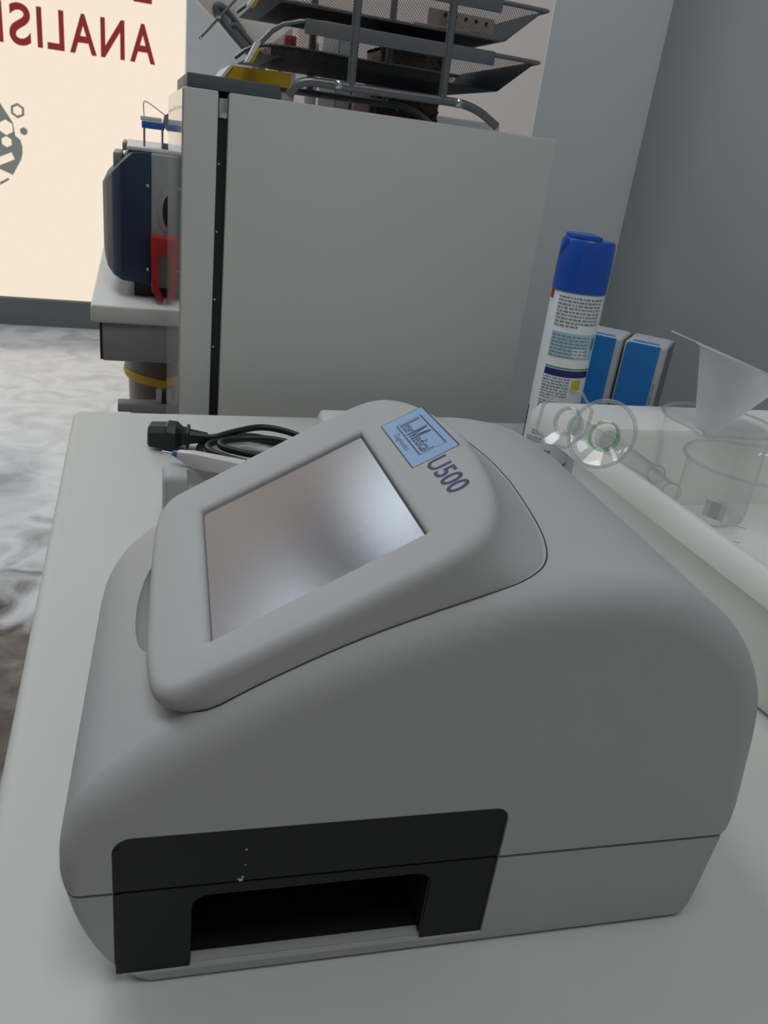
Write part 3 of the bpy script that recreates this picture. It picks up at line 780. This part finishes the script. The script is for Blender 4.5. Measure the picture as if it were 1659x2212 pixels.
# top plate with a bevelled opening: bridge outline to the opening rim
def opening(hs, ht, dep, r): return [bm.verts.new(hp(s, t_, dep)) for s, t_ in rrect(-hs, -ht, hs, ht, (r, r, r, r), 4)]


inner = opening(SA + 0.0035, SB + 0.0035, 0.0, 0.003)
ee = [bm.edges.get((rings[0][i], rings[0][(i + 1) % n])) for i in range(n)]
ie = [bm.edges.new((inner[i], inner[(i + 1) % len(inner)])) for i in range(len(inner))]
bmesh.ops.triangle_fill(bm, use_beauty=True, use_dissolve=False, edges=ee + ie)
prev = inner
for hs, ht, dep, r in ((SA + 0.0012, SB + 0.0012, -0.0006, 0.0015), (SA + 0.0002, SB + 0.0002, -0.0016, 0.0006), (SA, SB, -0.0032, 0.0004)):
    cur = opening(hs, ht, dep, r)
    for i in range(len(cur)): bm.faces.new((prev[i], prev[(i + 1) % len(cur)], cur[(i + 1) % len(cur)], cur[i]))
    prev = cur
bm.faces.new(prev)
hs_o = finish(bm, 'screen_housing', m_plastic2, DEV, smooth=40)


tube('housing_seam', seam, 0.00030, m_gasket, DEV, 5, True)


def plate(name, s0, t0, s1, t1, n0, n1, m, parent=DEV):
    bm = bmesh.new(); add_prism(bm, [hp(s0, t0), hp(s1, t0), hp(s1, t1), hp(s0, t1)], Nz * n0, Nz * n1); return finish(bm, name, m, parent)


sc_e = plate('screen_gasket', -SA + 0.0001, -SB + 0.0001, SA - 0.0001, SB - 0.0001, -0.0031, -0.0027, m_screen_edge)
plate('touchscreen', -SA + 0.0006, -SB + 0.0006, SA - 0.0008, SB - 0.0013, -0.0026, -0.0021, m_screen)
# sticker: text x axis = -t direction, text y axis = +s
stk = plate('logo_sticker', 0.0503, -0.0062, 0.0717, 0.0495, 0.00002, 0.00012, m_stick)


def plate_txt(bm, s0, t0, n, name, m, parent):
    mx = Matrix((( -Vy.x, Sx.x, Nz.x, 0), (-Vy.y, Sx.y, Nz.y, 0), (-Vy.z, Sx.z, Nz.z, 0), (0, 0, 0, 1)))
    bmesh.ops.transform(bm, matrix=Matrix.Translation(hp(s0, t0, n)) @ mx @ Matrix.Diagonal((KS, KS, 1, 1)), verts=bm.verts)
    return finish(bm, name, m, parent)


SW, SH = 0.0557, 0.0214     # sticker width (x) and height (y), origin lower left = (s 0.0503, t 0.0495)
def lines(segs, th):
    bm = bmesh.new()
    for x0, y0, x1, y1, w_ in segs:
        add_prism(bm, [(x0 - (w_ if x0 == x1 else 0), y0 - (w_ if y0 == y1 else 0), 0), (x1 + (w_ if x0 == x1 else 0), y0 - (w_ if y0 == y1 else 0), 0),
                       (x1 + (w_ if x0 == x1 else 0), y1 + (w_ if y0 == y1 else 0), 0), (x0 - (w_ if x0 == x1 else 0), y1 + (w_ if y0 == y1 else 0), 0)], Vector((0, 0, 0)), Vector((0, 0, th)))
    return bm


IX0, IX1, IY0, IY1 = 0.0085, 0.0475, 0.0060, 0.0178
segs = [(0.0003, 0.0003, SW - 0.0003, 0.0003, 0.00030), (0.0003, SH - 0.0003, SW - 0.0003, SH - 0.0003, 0.00030), (0.0002, 0.0, 0.0002, SH, 0.00018), (SW - 0.0002, 0, SW - 0.0002, SH, 0.00018),
        (IX0, IY0, IX1, IY0, 0.00032), (IX0, IY1, IX1, IY1, 0.00032), (IX0, IY0, IX0, IY1, 0.00016), (IX1, IY0, IX1, IY1, 0.00016),
        (0.0122, IY0, 0.0122, IY1, 0.00012), (0.0218, IY0, 0.0218, IY1, 0.00012), (0.0300, IY0, 0.0300, IY1, 0.00012)]
plate_txt(lines(segs, 0.00003), 0.0503, 0.0495, 0.000125, 'sticker_lines', m_navy, stk)
for txt, x0, x1, y0, y1 in (('I', 0.0100, 0.0114, 0.0072, 0.0166), ('nter', 0.0127, 0.0214, 0.0072, 0.0117), ('edical', 0.0305, 0.0462, 0.0072, 0.0128)):
    plate_txt(fit_text(txt, x0, x1, y0, y1, 0.00003, 0, 0.012), 0.0503, 0.0495, 0.000125, 'sticker_text', m_navy, stk)
bm = bmesh.new()
for q in (((0, 0), (0.22, 0), (0.22, 1), (0, 1)), ((0.78, 0), (1, 0), (1, 1), (0.78, 1)), ((0.22, 0.62), (0.43, 0.0), (0.5, 0.0), (0.5, 0.22), (0.24, 1), (0.22, 1)), ((0.78, 0.62), (0.78, 1), (0.76, 1), (0.5, 0.22), (0.5, 0.0), (0.57, 0.0))):
    add_prism(bm, [(0.0223 + 0.0071 * a, 0.0072 + 0.0094 * b, 0) for a, b in q], Vector((0, 0, 0)), Vector((0, 0, 0.00003)))
plate_txt(bm, 0.0503, 0.0495, 0.000125, 'sticker_text', m_navy, stk)
plate_txt(fit_text('Diagnostics', 0.0160, 0.0375, 0.0014, 0.0048, 0.00003, 0.2), 0.0503, 0.0495, 0.000125, 'sticker_text', m_navy, stk)
plate_txt(fit_text('U500', 0.0572, 0.0900, 0.0052, 0.0142, 0.00004, 0, 0.018), 0.0503, 0.0495, 0.00003, 'model_lettering', m_navy, DEV)
bpy.context.view_layer.update()
bm = bmesh.new(); add_prism(bm, [hp(s_, t_) for s_, t_ in inset2(ol, 0.004)], Nz * -0.0055, Nz * 0.03)
boolean_cut(up, [finish(bm, 'cutter', None, DEV)])
up.data.polygons.foreach_set('use_smooth', [True] * len(up.data.polygons)); up.data.set_sharp_from_angle(angle=math.radians(32))

# ------------------------------------------------------------------ white dish tub with glassware
tb = tag(empty('white_tub', (0, 0, 0)), 'large white plastic tub with handle flanges holding glassware right of the analyzer', 'tub')


def rr_loop(x0, y0, x1, y1, r, z, n=6): return [Vector((x, y, z)) for x, y in rrect(x0, y0, x1, y1, (r, r, r, r), n)]


X0, X1, Y0, Y1 = 0.362, 0.735, 0.268, 0.600
bm = bmesh.new()
loops = [rr_loop(X0 + 0.004, Y0 + 0.004, X1 - 0.004, Y1 - 0.004, 0.04, T + 0.0008), rr_loop(X0, Y0, X1, Y1, 0.045, T + 0.006), rr_loop(X0 - 0.001, Y0 - 0.001, X1 + 0.001, Y1 + 0.001, 0.045, 0.817),
         rr_loop(X0 - 0.0075, Y0 - 0.062, X1 + 0.0045, Y1 + 0.066, 0.022, 0.817), rr_loop(X0 - 0.0075, Y0 - 0.062, X1 + 0.0045, Y1 + 0.066, 0.022, 0.827), rr_loop(X0 - 0.003, Y0 - 0.057, X1 + 0.001, Y1 + 0.061, 0.020, 0.835),
         rr_loop(X0 + 0.006, Y0 + 0.006, X1 - 0.006, Y1 - 0.006, 0.04, 0.833), rr_loop(X0 + 0.012, Y0 + 0.010, X1 - 0.010, Y1 - 0.010, 0.04, 0.826), rr_loop(X0 + 0.012, Y0 + 0.012, X1 - 0.012, Y1 - 0.012, 0.038, T + 0.010), rr_loop(X0 + 0.02, Y0 + 0.02, X1 - 0.02, Y1 - 0.02, 0.03, T + 0.004)]
rg = [[bm.verts.new(p) for p in L] for L in loops]
for A, B in zip(rg[:-1], rg[1:]):
    for i in range(len(A)): bm.faces.new((A[i], A[(i + 1) % len(A)], B[(i + 1) % len(A)], B[i]))
bm.faces.new(rg[0]); bm.faces.new(rg[-1])
finish(bm, 'tub_body', m_tray, tb, smooth=45)


def beaker(x, y, z, r, h, label, rims, spout=None, marks=None, group=None):
    b = tag(empty('glass_beaker', (x, y, z)), label, 'beaker')
    prof = [(0, 0.001), (r - 0.006, 0.001), (r - 0.001, 0.005), (r, 0.012), (r, h - 0.008), (r + 0.002, h - 0.003), (r + 0.0035, h)]
    bm = bmesh.new(); add_lathe(bm, prof, 56)
    def pour(bm):
        if spout is not None:
            for v in bm.verts:
                rr = math.hypot(v.co.x, v.co.y); a = math.atan2(v.co.y, v.co.x)
                da = (a - spout + PI) % (2 * PI) - PI
                if rr > 0.01 and v.co.z > h - 0.014:
                    k = math.exp(-(da / 0.22) ** 2) * min(1, (v.co.z - (h - 0.014)) / 0.014)
                    v.co.x += math.cos(spout) * 0.013 * k; v.co.y += math.sin(spout) * 0.013 * k; v.co.z -= 0.002 * k
    pour(bm)
    finish(bm, 'glass_wall', m_glass, b, smooth=60)
    bm = bmesh.new(); n = 56
    add_tube(bm, [((r + 0.0035) * math.cos(2 * PI * k / n), (r + 0.0035) * math.sin(2 * PI * k / n), h) for k in range(n)], 0.0013, 8, True)
    pour(bm); finish(bm, 'rim', m_glass_rim, b, smooth=60)
    lathe('base', [(r - 0.012, 0.0006), (r - 0.003, 0.0006), (r - 0.0015, 0.004), (r - 0.008, 0.003)], m_glass, b, 48, close=True)
    return b


def wrap_on(bm, r, phi, z0):
    for v in bm.verts:
        a = phi + v.co.x / r; rr = r + v.co.z
        v.co = Vector((rr * math.cos(a), rr * math.sin(a), z0 + v.co.y))


BA = beaker(0.503, 0.575, T + 0.0105, 0.046, 0.090, 'glass beaker with a pouring lip standing in the tub under the plastic funnel', 1, math.radians(222))
BB = beaker(0.448, 0.465, T + 0.0105, 0.046, 0.092, 'large graduated glass beaker marked 400 standing in the front of the tub', 1, math.radians(40))
ph = math.atan2(-0.465, -0.448)
for txt, xa, xb, ya, yb_ in (('400', -0.020, -0.009, 0.044, 0.050), ('300', -0.004, 0.006, 0.020, 0.026)):
    bm = fit_text(txt, xa, xb, ya, yb_, 0.0002); wrap_on(bm, 0.0463, ph, 0); finish(bm, 'print_number', m_glassprint, BB)
bm = flat_poly(rrect(-0.022, 0.056, -0.006, 0.069), 0.0002); wrap_on(bm, 0.0463, ph, 0); finish(bm, 'print_patch', m_glassprint, BB)
for k, zz in enumerate((0.02, 0.032, 0.044, 0.056)):
    bm = flat_poly(rrect(0.002, zz, 0.010, zz + 0.0007), 0.0002); wrap_on(bm, 0.0463, ph, 0); finish(bm, 'graduation', m_glassprint, BB)

# frosted funnel resting in the rear beaker


tip = Vector((0.5092, 0.5993, 0.825)); rimc = Vector((0.5306, 0.5977, 0.8987))
ax = Vector((0.2789, -0.0209, 0.9601)); rimc = tip + ax * 0.0755
xa = Vector((0.7043, -0.6752, -0.2193)); ya = ax.cross(xa)
FM = Matrix((xa, ya, ax)).transposed().to_4x4(); FM.translation = tip
fu = tag(empty('plastic_funnel', (0, 0, 0)), 'frosted plastic funnel with a hanging tab tilted in the rear beaker', 'funnel')
Lf = (rimc - tip).length
lathe('cone', [(0.0042, -0.059), (0.0055, -0.010), (0.0075, 0.002), (0.0415, Lf)], m_frost, fu, 48, FM)
lathe('rim', [(0.0410, Lf - 0.001), (0.0455, Lf - 0.0005), (0.0455, Lf + 0.0012), (0.0410, Lf + 0.0012)], m_frost2, fu, 48, FM, close=True)
bm = bmesh.new(); add_prism(bm, [FM @ Vector(p) for p in ((-0.040, -0.008, Lf), (-0.066, -0.006, Lf), (-0.0705, 0, Lf), (-0.066, 0.006, Lf), (-0.040, 0.008, Lf))], ax * 0.0, ax * 0.0014)
finish(bm, 'hanging_tab', m_frost2, fu)


def cylinder_glass(foot, end, n_side, r_foot, label, green=False):
    """measuring cylinder lying over the tub rim, foot towards the viewer"""
    foot, end = Vector(foot), Vector(end); ax = (end - foot).normalized(); L = (end - foot).length
    xa = Rt - ax * Rt.dot(ax); xa.normalize(); ya = ax.cross(xa)
    mx = Matrix((xa, ya, ax)).transposed().to_4x4(); mx.translation = foot
    b = tag(empty('measuring_cylinder', (0, 0, 0)), label, 'measuring cylinder')
    sg = 48 if n_side == 0 else n_side; sm = 50 if n_side == 0 else 20
    lathe('foot', [(0.010, 0.010), (r_foot * 0.55, 0.0065), (r_foot * 0.93, 0.0022), (r_foot * 0.93, 0.0), (r_foot * 0.6, 0.0038), (0.010, 0.006)], m_glass, b, sg, mx, close=True, smooth=sm)
    bm = bmesh.new(); add_tube(bm, [mx @ Vector(((r_foot - 0.001) * math.cos(2 * PI * k / sg + (0.0 if n_side == 0 else 0)), (r_foot - 0.001) * math.sin(2 * PI * k / sg), 0.001)) for k in range(sg)], 0.0014, 8, True)
    finish(bm, 'foot_rim', m_glass_rim, b, smooth=50)
    lathe('stem_ring', [(0.0100, 0.004), (0.0112, 0.0045), (0.0116, 0.008), (0.0102, 0.009)], m_glass_green if green else m_glass_rim, b, 32, mx, close=True)
    lathe('tube', [(0.0085, 0.010), (0.0075, 0.018), (0.0075, L - 0.004), (0.0085, L)], m_glass, b, 28, mx)
    lathe('tube_floor', [(0, 0.0185), (0.0073, 0.0185), (0.0073, 0.0195), (0, 0.0195)], m_glass_rim, b, 24, mx)
    bm = bmesh.new(); add_tube(bm, [mx @ Vector((0.0083 * math.cos(2 * PI * k / 24), 0.0083 * math.sin(2 * PI * k / 24), L)) for k in range(24)], 0.0009, 6, True)
    finish(bm, 'tube_rim', m_glass_rim, b, smooth=50)
    return b


cylinder_glass((0.316, 0.472, 0.871), (0.462, 0.560, 0.786), 0, 0.0255, 'glass measuring cylinder with round green-ringed foot tipped over the tub rim', True)
cylinder_glass((0.3105, 0.517, 0.8665), (0.455, 0.578, 0.796), 8, 0.0245, 'glass measuring cylinder with octagonal foot tipped over the tub rim', False)

# ------------------------------------------------------------------ spray can
CX, CYc, CR = 0.424, 0.730, 0.0262
can = tag(empty('spray_can', (CX, CYc, T)), 'tall white disinfectant spray can with blue cap behind the tub corner', 'spray can')
lathe('body', [(0, 0.0005), (CR - 0.003, 0.0005), (CR, 0.004), (CR, 0.180), (CR - 0.0008, 0.181), (0, 0.181)], m_canwhite, can, 56)
lathe('cap', [(0, 0.1812), (CR + 0.0006, 0.1812), (CR + 0.0006, 0.205), (CR - 0.0002, 0.2275), (CR - 0.002, 0.2300), (0, 0.2300)], m_capblue, can, 56)
phc = math.atan2(-CYc, -CX)          # towards the camera


def can_patch(name, x0, x1, z0, z1, m, h=0.0003, n=10):
    bm = bmesh.new(); r = CR + h
    A = [bm.verts.new((r * math.cos(phc + (x0 + (x1 - x0) * i / n) / CR), r * math.sin(phc + (x0 + (x1 - x0) * i / n) / CR), z0)) for i in range(n + 1)]
    B = [bm.verts.new((r * math.cos(phc + (x0 + (x1 - x0) * i / n) / CR), r * math.sin(phc + (x0 + (x1 - x0) * i / n) / CR), z1)) for i in range(n + 1)]
    for i in range(n): bm.faces.new((A[i], A[i + 1], B[i + 1], B[i]))
    return finish(bm, name, m, can, smooth=60)


def can_text_rows(z_top, rows, dz, x0, x1, th):
    bm = bmesh.new(); r = CR + 0.0004
    for k in range(rows):
        z = z_top - k * dz; x = x0
        xe = x1 if k < rows - 1 else x0 + (x1 - x0) * random.uniform(0.4, 0.9)
        while x < xe:
            L = min(random.uniform(0.0016, 0.0052), xe - x)
            q = []
            for xx, zz in ((x, z), (x + L / 2, z), (x + L, z), (x + L, z + th), (x + L / 2, z + th), (x, z + th)):
                a = phc + xx / CR; q.append(bm.verts.new((r * math.cos(a), r * math.sin(a), zz)))
            bm.faces.new(q); x += L + random.uniform(0.0006, 0.0014)
    o = finish(bm, 'fine_print', m_print, can); o['kind'] = 'stuff'


can_patch('print_band', -0.018, 0.034, 0.1175, 0.1425, m_skyblue)
can_patch('print_band', -0.018, 0.034, 0.1065, 0.1080, m_green)
can_patch('print_band', -0.018, 0.034, 0.0985, 0.1055, m_bandblue)
can_patch('print_band', -0.018, 0.034, 0.0560, 0.0620, m_bandblue)
can_patch('print_edge', -0.0375, -0.033, 0.004, 0.06, m_bandblue)
can_patch('print_picture', 0.0130, 0.024, 0.0830, 0.0965, m_lyellow, 0.0005)
can_patch('print_cloud', 0.006, 0.020, 0.120, 0.128, m_canwhite, 0.00035)
can_patch('print_leaf', 0.0275, 0.032, 0.128, 0.139, m_green, 0.0006)
can_patch('red_corner', -0.036, -0.0275, 0.172, 0.1805, m_red)
can_text_rows(0.1755, 9, 0.0034, -0.018, 0.030, 0.0016)
can_text_rows(0.1385, 7, 0.0034, -0.017, 0.022, 0.0013)
can_text_rows(0.0955, 8, 0.0030, -0.018, 0.0105, 0.0014)
can_text_rows(0.0705, 3, 0.0030, -0.018, 0.030, 0.0014)
can_text_rows(0.0520, 7, 0.0030, -0.018, 0.012, 0.0014)
can_text_rows(0.0290, 3, 0.0030, -0.024, -0.005, 0.0014)
bm = fit_text('520', -0.004, 0.006, 0.0135, 0.0195, 0.0002); wrap_on(bm, CR + 0.0003, phc, 0)
finish(bm, 'print_number', m_bandblue, can)
can_patch('print_bar', -0.024, -0.009, 0.0140, 0.0185, m_print, 0.0004)
can_patch('print_bar', -0.006, 0.008, 0.0075, 0.0095, m_print, 0.0004)
# spray nozzle scoop on the cap
bmx = Matrix.Translation((CR * 0.80 * math.cos(phc - 1.15), CR * 0.80 * math.sin(phc - 1.15), 0.219)) @ Matrix.Rotation(0.5, 4, 'X')
lathe('nozzle', [(0, -0.009), (0.005, -0.009), (0.0068, 0.0), (0.0068, 0.010), (0.0055, 0.0125), (0, 0.0128)], m_capblue, can, 20, bmx)
hd = Vector((Rt.x, Rt.y)).normalized(); vd = Vector((-hd.y, hd.x)); rr = CR * 0.90; ca = math.acos(0.30)
tp = [hd * (rr * math.cos(a)) + vd * (rr * math.sin(a)) for a in [ca + (2 * PI - 2 * ca) * k / 14 for k in range(15)]]
prism('trigger', [(p.x, p.y, 0.2295) for p in tp], (0, 0, 0), (0, 0, 0.0048), m_capblue, can, 0.0012)

# ------------------------------------------------------------------ two blue-fronted cartons by the wall
def carton(origin, wid, h, dep, label):
    a = math.atan2(-0.678, 0.735)
    b = tag(empty('blue_carton', (*origin, T + 0.0005), a), label, 'carton', None)
    box('body', (-wid, 0, 0), (0, dep, h), m_carton, b, 0.004, 3)
    prism('blue_front', [(x, 0, z) for x, z in rrect(-wid + 0.0022, 0.003, -0.0065, h - 0.0015, (0.003, 0.0005, 0.0005, 0.004), 3)], (0, -0.0006, 0), (0, 0.0005, 0), m_boxblue, b)
    prism('blue_flap', [(-wid + 0.006, 0, h - 0.0045), (-0.007, 0, h - 0.0035), (-0.009, 0.004, h + 0.0003), (-wid + 0.008, 0.004, h + 0.0003)], (0, -0.0007, 0.0002), (0, 0.0, 0.0008), m_boxblue, b)
    prism('shaded_side', [(0.0, 0.008, 0.001), (0.0, dep - 0.002, 0.001), (0.0, dep - 0.002, h - 0.001), (0.0, 0.008, h - 0.002)], (0, 0, 0), (0.0008, 0, 0), m_carton_shade, b)  # shade of the side turned from the window, put into a dark sheet
    return b


c1 = carton((0.5276, 0.707), 0.0440, 0.134, 0.055, 'white carton with a blue front standing nearer the grey wall')
bm = bmesh.new()
for k in range(5): add_prism(bm, [(-0.0050, 0, 0.085 - k * 0.013), (-0.0035, 0, 0.085 - k * 0.013), (-0.0035, 0, 0.094 - k * 0.013), (-0.0050, 0, 0.094 - k * 0.013)], Vector((0, -0.0004, 0)), Vector((0, 0.0003, 0)))
o = finish(bm, 'side_print', m_print, c1)
carton((0.5276 - 0.735 * 0.0465, 0.707 + 0.678 * 0.0465), 0.0440, 0.134, 0.055, 'white carton with a blue front half hidden behind the spray can')

# ------------------------------------------------------------------ power cord, plug, adapters behind the analyzer
pc = tag(empty('power_lead', (0, 0, 0)), 'coiled black power lead with a moulded plug lying on the table behind the analyzer', 'cord')
pa = math.atan2(-0.0065, 0.040)
pmx = Matrix.Translation((0.012, 0.752, T + 0.0135)) @ Matrix.Rotation(pa, 4, 'Z')


def hexsec(x, hw, hh, ch): return [(x, -hw, -hh), (x, hw, -hh), (x, hw, hh - ch), (x, hw - ch, hh), (x, -hw + ch, hh), (x, -hw, hh - ch)]


bm = bmesh.new(); rings = []
for x, hw, hh, ch in ((0.0, 0.0095, 0.0075, 0.004), (0.002, 0.012, 0.0095, 0.005), (0.016, 0.0125, 0.0102, 0.005), (0.018, 0.0135, 0.0115, 0.005), (0.026, 0.0135, 0.0110, 0.005), (0.031, 0.0085, 0.0075, 0.003), (0.035, 0.0075, 0.0070, 0.003), (0.0355, 0.0095, 0.0100, 0.004), (0.038, 0.0095, 0.0100, 0.004), (0.0385, 0.0062, 0.0062, 0.003), (0.055, 0.0040, 0.0040, 0.002)):
    rings.append([bm.verts.new(pmx @ Vector(p)) for p in hexsec(x, hw, hh, ch)])
for A, B in zip(rings[:-1], rings[1:]):
    for i in range(6): bm.faces.new((A[i], A[(i + 1) % 6], B[(i + 1) % 6], B[i]))
bm.faces.new(rings[0]); bm.faces.new(rings[-1])
finish(bm, 'plug', m_cable, pc, smooth=30)
TZ = T
cr = 0.0034
strands = [
    [(0.062, 0.744, .0125), (0.075, 0.743, .014), (0.092, 0.752, .016), (0.119, 0.765, .017), (0.142, 0.760, .016), (0.160, 0.743, .014), (0.172, 0.711, .010), (0.165, 0.675, .006)],
    [(0.165, 0.675, .006), (0.14, 0.655, .005), (0.105, 0.664, .005), (0.075, 0.685, .0045), (0.0605, 0.718, .0045), (0.060, 0.742, .005), (0.080, 0.760, .006), (0.110, 0.766, .007), (0.132, 0.754, .007), (0.147, 0.73, .0075), (0.15, 0.70, .008)],
    [(0.15, 0.70, .008), (0.13, 0.68, .009), (0.10, 0.685, .010), (0.072, 0.705, .011), (0.0645, 0.722, .011), (0.073, 0.737, .011), (0.095, 0.748, .0115), (0.118, 0.740, .0125), (0.138, 0.722, .013), (0.14, 0.70, .0135)],
    [(0.14, 0.70, .0135), (0.125, 0.69, .0135), (0.095, 0.70, .0045 + .010), (0.078, 0.713, .015), (0.079, 0.726, .0155), (0.100, 0.734, .016), (0.125, 0.730, .0175), (0.15, 0.715, .0175)]]
for st in strands: tube('cable', smooth_path([(x, y, TZ + z) for x, y, z in st], 6), cr, m_cable, pc, 10)

ad = tag(empty('power_adapter', (0, 0, 0)), 'pale grey plastic box with a slot behind the left of the analyzer', 'adapter')
b1 = box('body', (0.0195, 0.570, T + 0.0005), (0.105, 0.604, T + 0.0445), m_plastic, ad, 0.006, 4)
bm = bmesh.new(); add_box(bm, (0.037, 0.560, T + 0.029), (0.095, 0.586, T + 0.060), 0.004, 3); ct = finish(bm, 'cutter', None)
boolean_cut(b1, [ct]); b1.data.polygons.foreach_set('use_smooth', [True] * len(b1.data.polygons)); b1.data.set_sharp_from_angle(angle=math.radians(35))
box('base', (0.0205, 0.5695, T + 0.0004), (0.104, 0.5715, T + 0.016), m_lgrey, ad)
wp = tag(empty('white_connector', (0, 0, 0)), 'white plastic connector with blue collar and metal pin on the grey box', 'connector')
q0 = Vector((0.0195, 0.600, T + 0.0535)); qd = Vector((0.92, -0.39, -0.02)).normalized(); qs = Vector((0.39, 0.92, 0)).normalized()
tube('pin', [q0, q0 + qd * 0.010], 0.0008, m_chrome, wp, 8)
tube('collar', [q0 + qd * 0.0085, q0 + qd * 0.0125], [0.0020, 0.0032], m_bluetag, wp, 12)
hull('body', [q0 + qd * a + qs * b + Vector((0, 0, c_)) for a, b, c_ in ((0.0125, -0.003, -0.003), (0.0125, 0.003, -0.003), (0.0125, 0.003, 0.003), (0.0125, -0.003, 0.003), (0.026, 0.0045, 0.004), (0.026, -0.004, 0.004), (0.026, -0.004, -0.0085), (0.026, 0.0045, -0.0085),
                                                                       (0.065, 0.006, 0.003), (0.065, -0.005, 0.003), (0.065, -0.005, -0.008), (0.065, 0.006, -0.008))], m_white, wp, 0.0008)
a2 = tag(empty('white_adapter', (0, 0, 0)), 'white plastic adapter at the far table edge beyond the power cord', 'adapter')
hull('body', [(0.176, 0.752, T + 0.0005), (0.183, 0.800, T + 0.0005), (0.27, 0.800, T + 0.0005), (0.27, 0.752, T + 0.0005), (0.181, 0.752, T + 0.029), (0.186, 0.795, T + 0.029), (0.27, 0.795, T + 0.029), (0.27, 0.752, T + 0.029)], m_white, a2, 0.004)


# white scuffs on the black side panel
bm = bmesh.new()
for u_, w_, r_ in ((0.0369, 0.0474, 0.0011), (0.0375, 0.0488, 0.0007), (0.0383, 0.0617, 0.0005), (0.0382, 0.0545, 0.0004), (0.0362, 0.0478, 0.0006)):
    add_prism(bm, [(u_ + r_ * random.uniform(0.5, 1.0) * math.cos(a), 0, w_ + r_ * random.uniform(0.5, 1.0) * math.sin(a)) for a in (0, 1.0, 2.1, 3.2, 4.3, 5.4)], Vector((0, 0.00082, 0)), Vector((0, 0.00092, 0)))
finish(bm, 'scuff_marks', m_carton, pu)

# put every thing's Empty at the base of its own parts
bpy.context.view_layer.update()
for o in [q for q in COL.objects if q.type == 'EMPTY' and q.parent is None and q.children]:
    if o.rotation_euler.z != 0 or (o.location.length > 0.02): continue
    lo_ = Vector((1e9,) * 3); hi_ = Vector((-1e9,) * 3)
    for q in o.children_recursive:
        if q.type != 'MESH': continue
        for c_ in q.bound_box:
            p = q.matrix_world @ Vector(c_)
            lo_ = Vector(map(min, lo_, p)); hi_ = Vector(map(max, hi_, p))
    base = Vector(((lo_.x + hi_.x) / 2, (lo_.y + hi_.y) / 2, lo_.z)); d_ = base - o.location
    o.location = base
    for q in o.children: q.location = q.location - d_
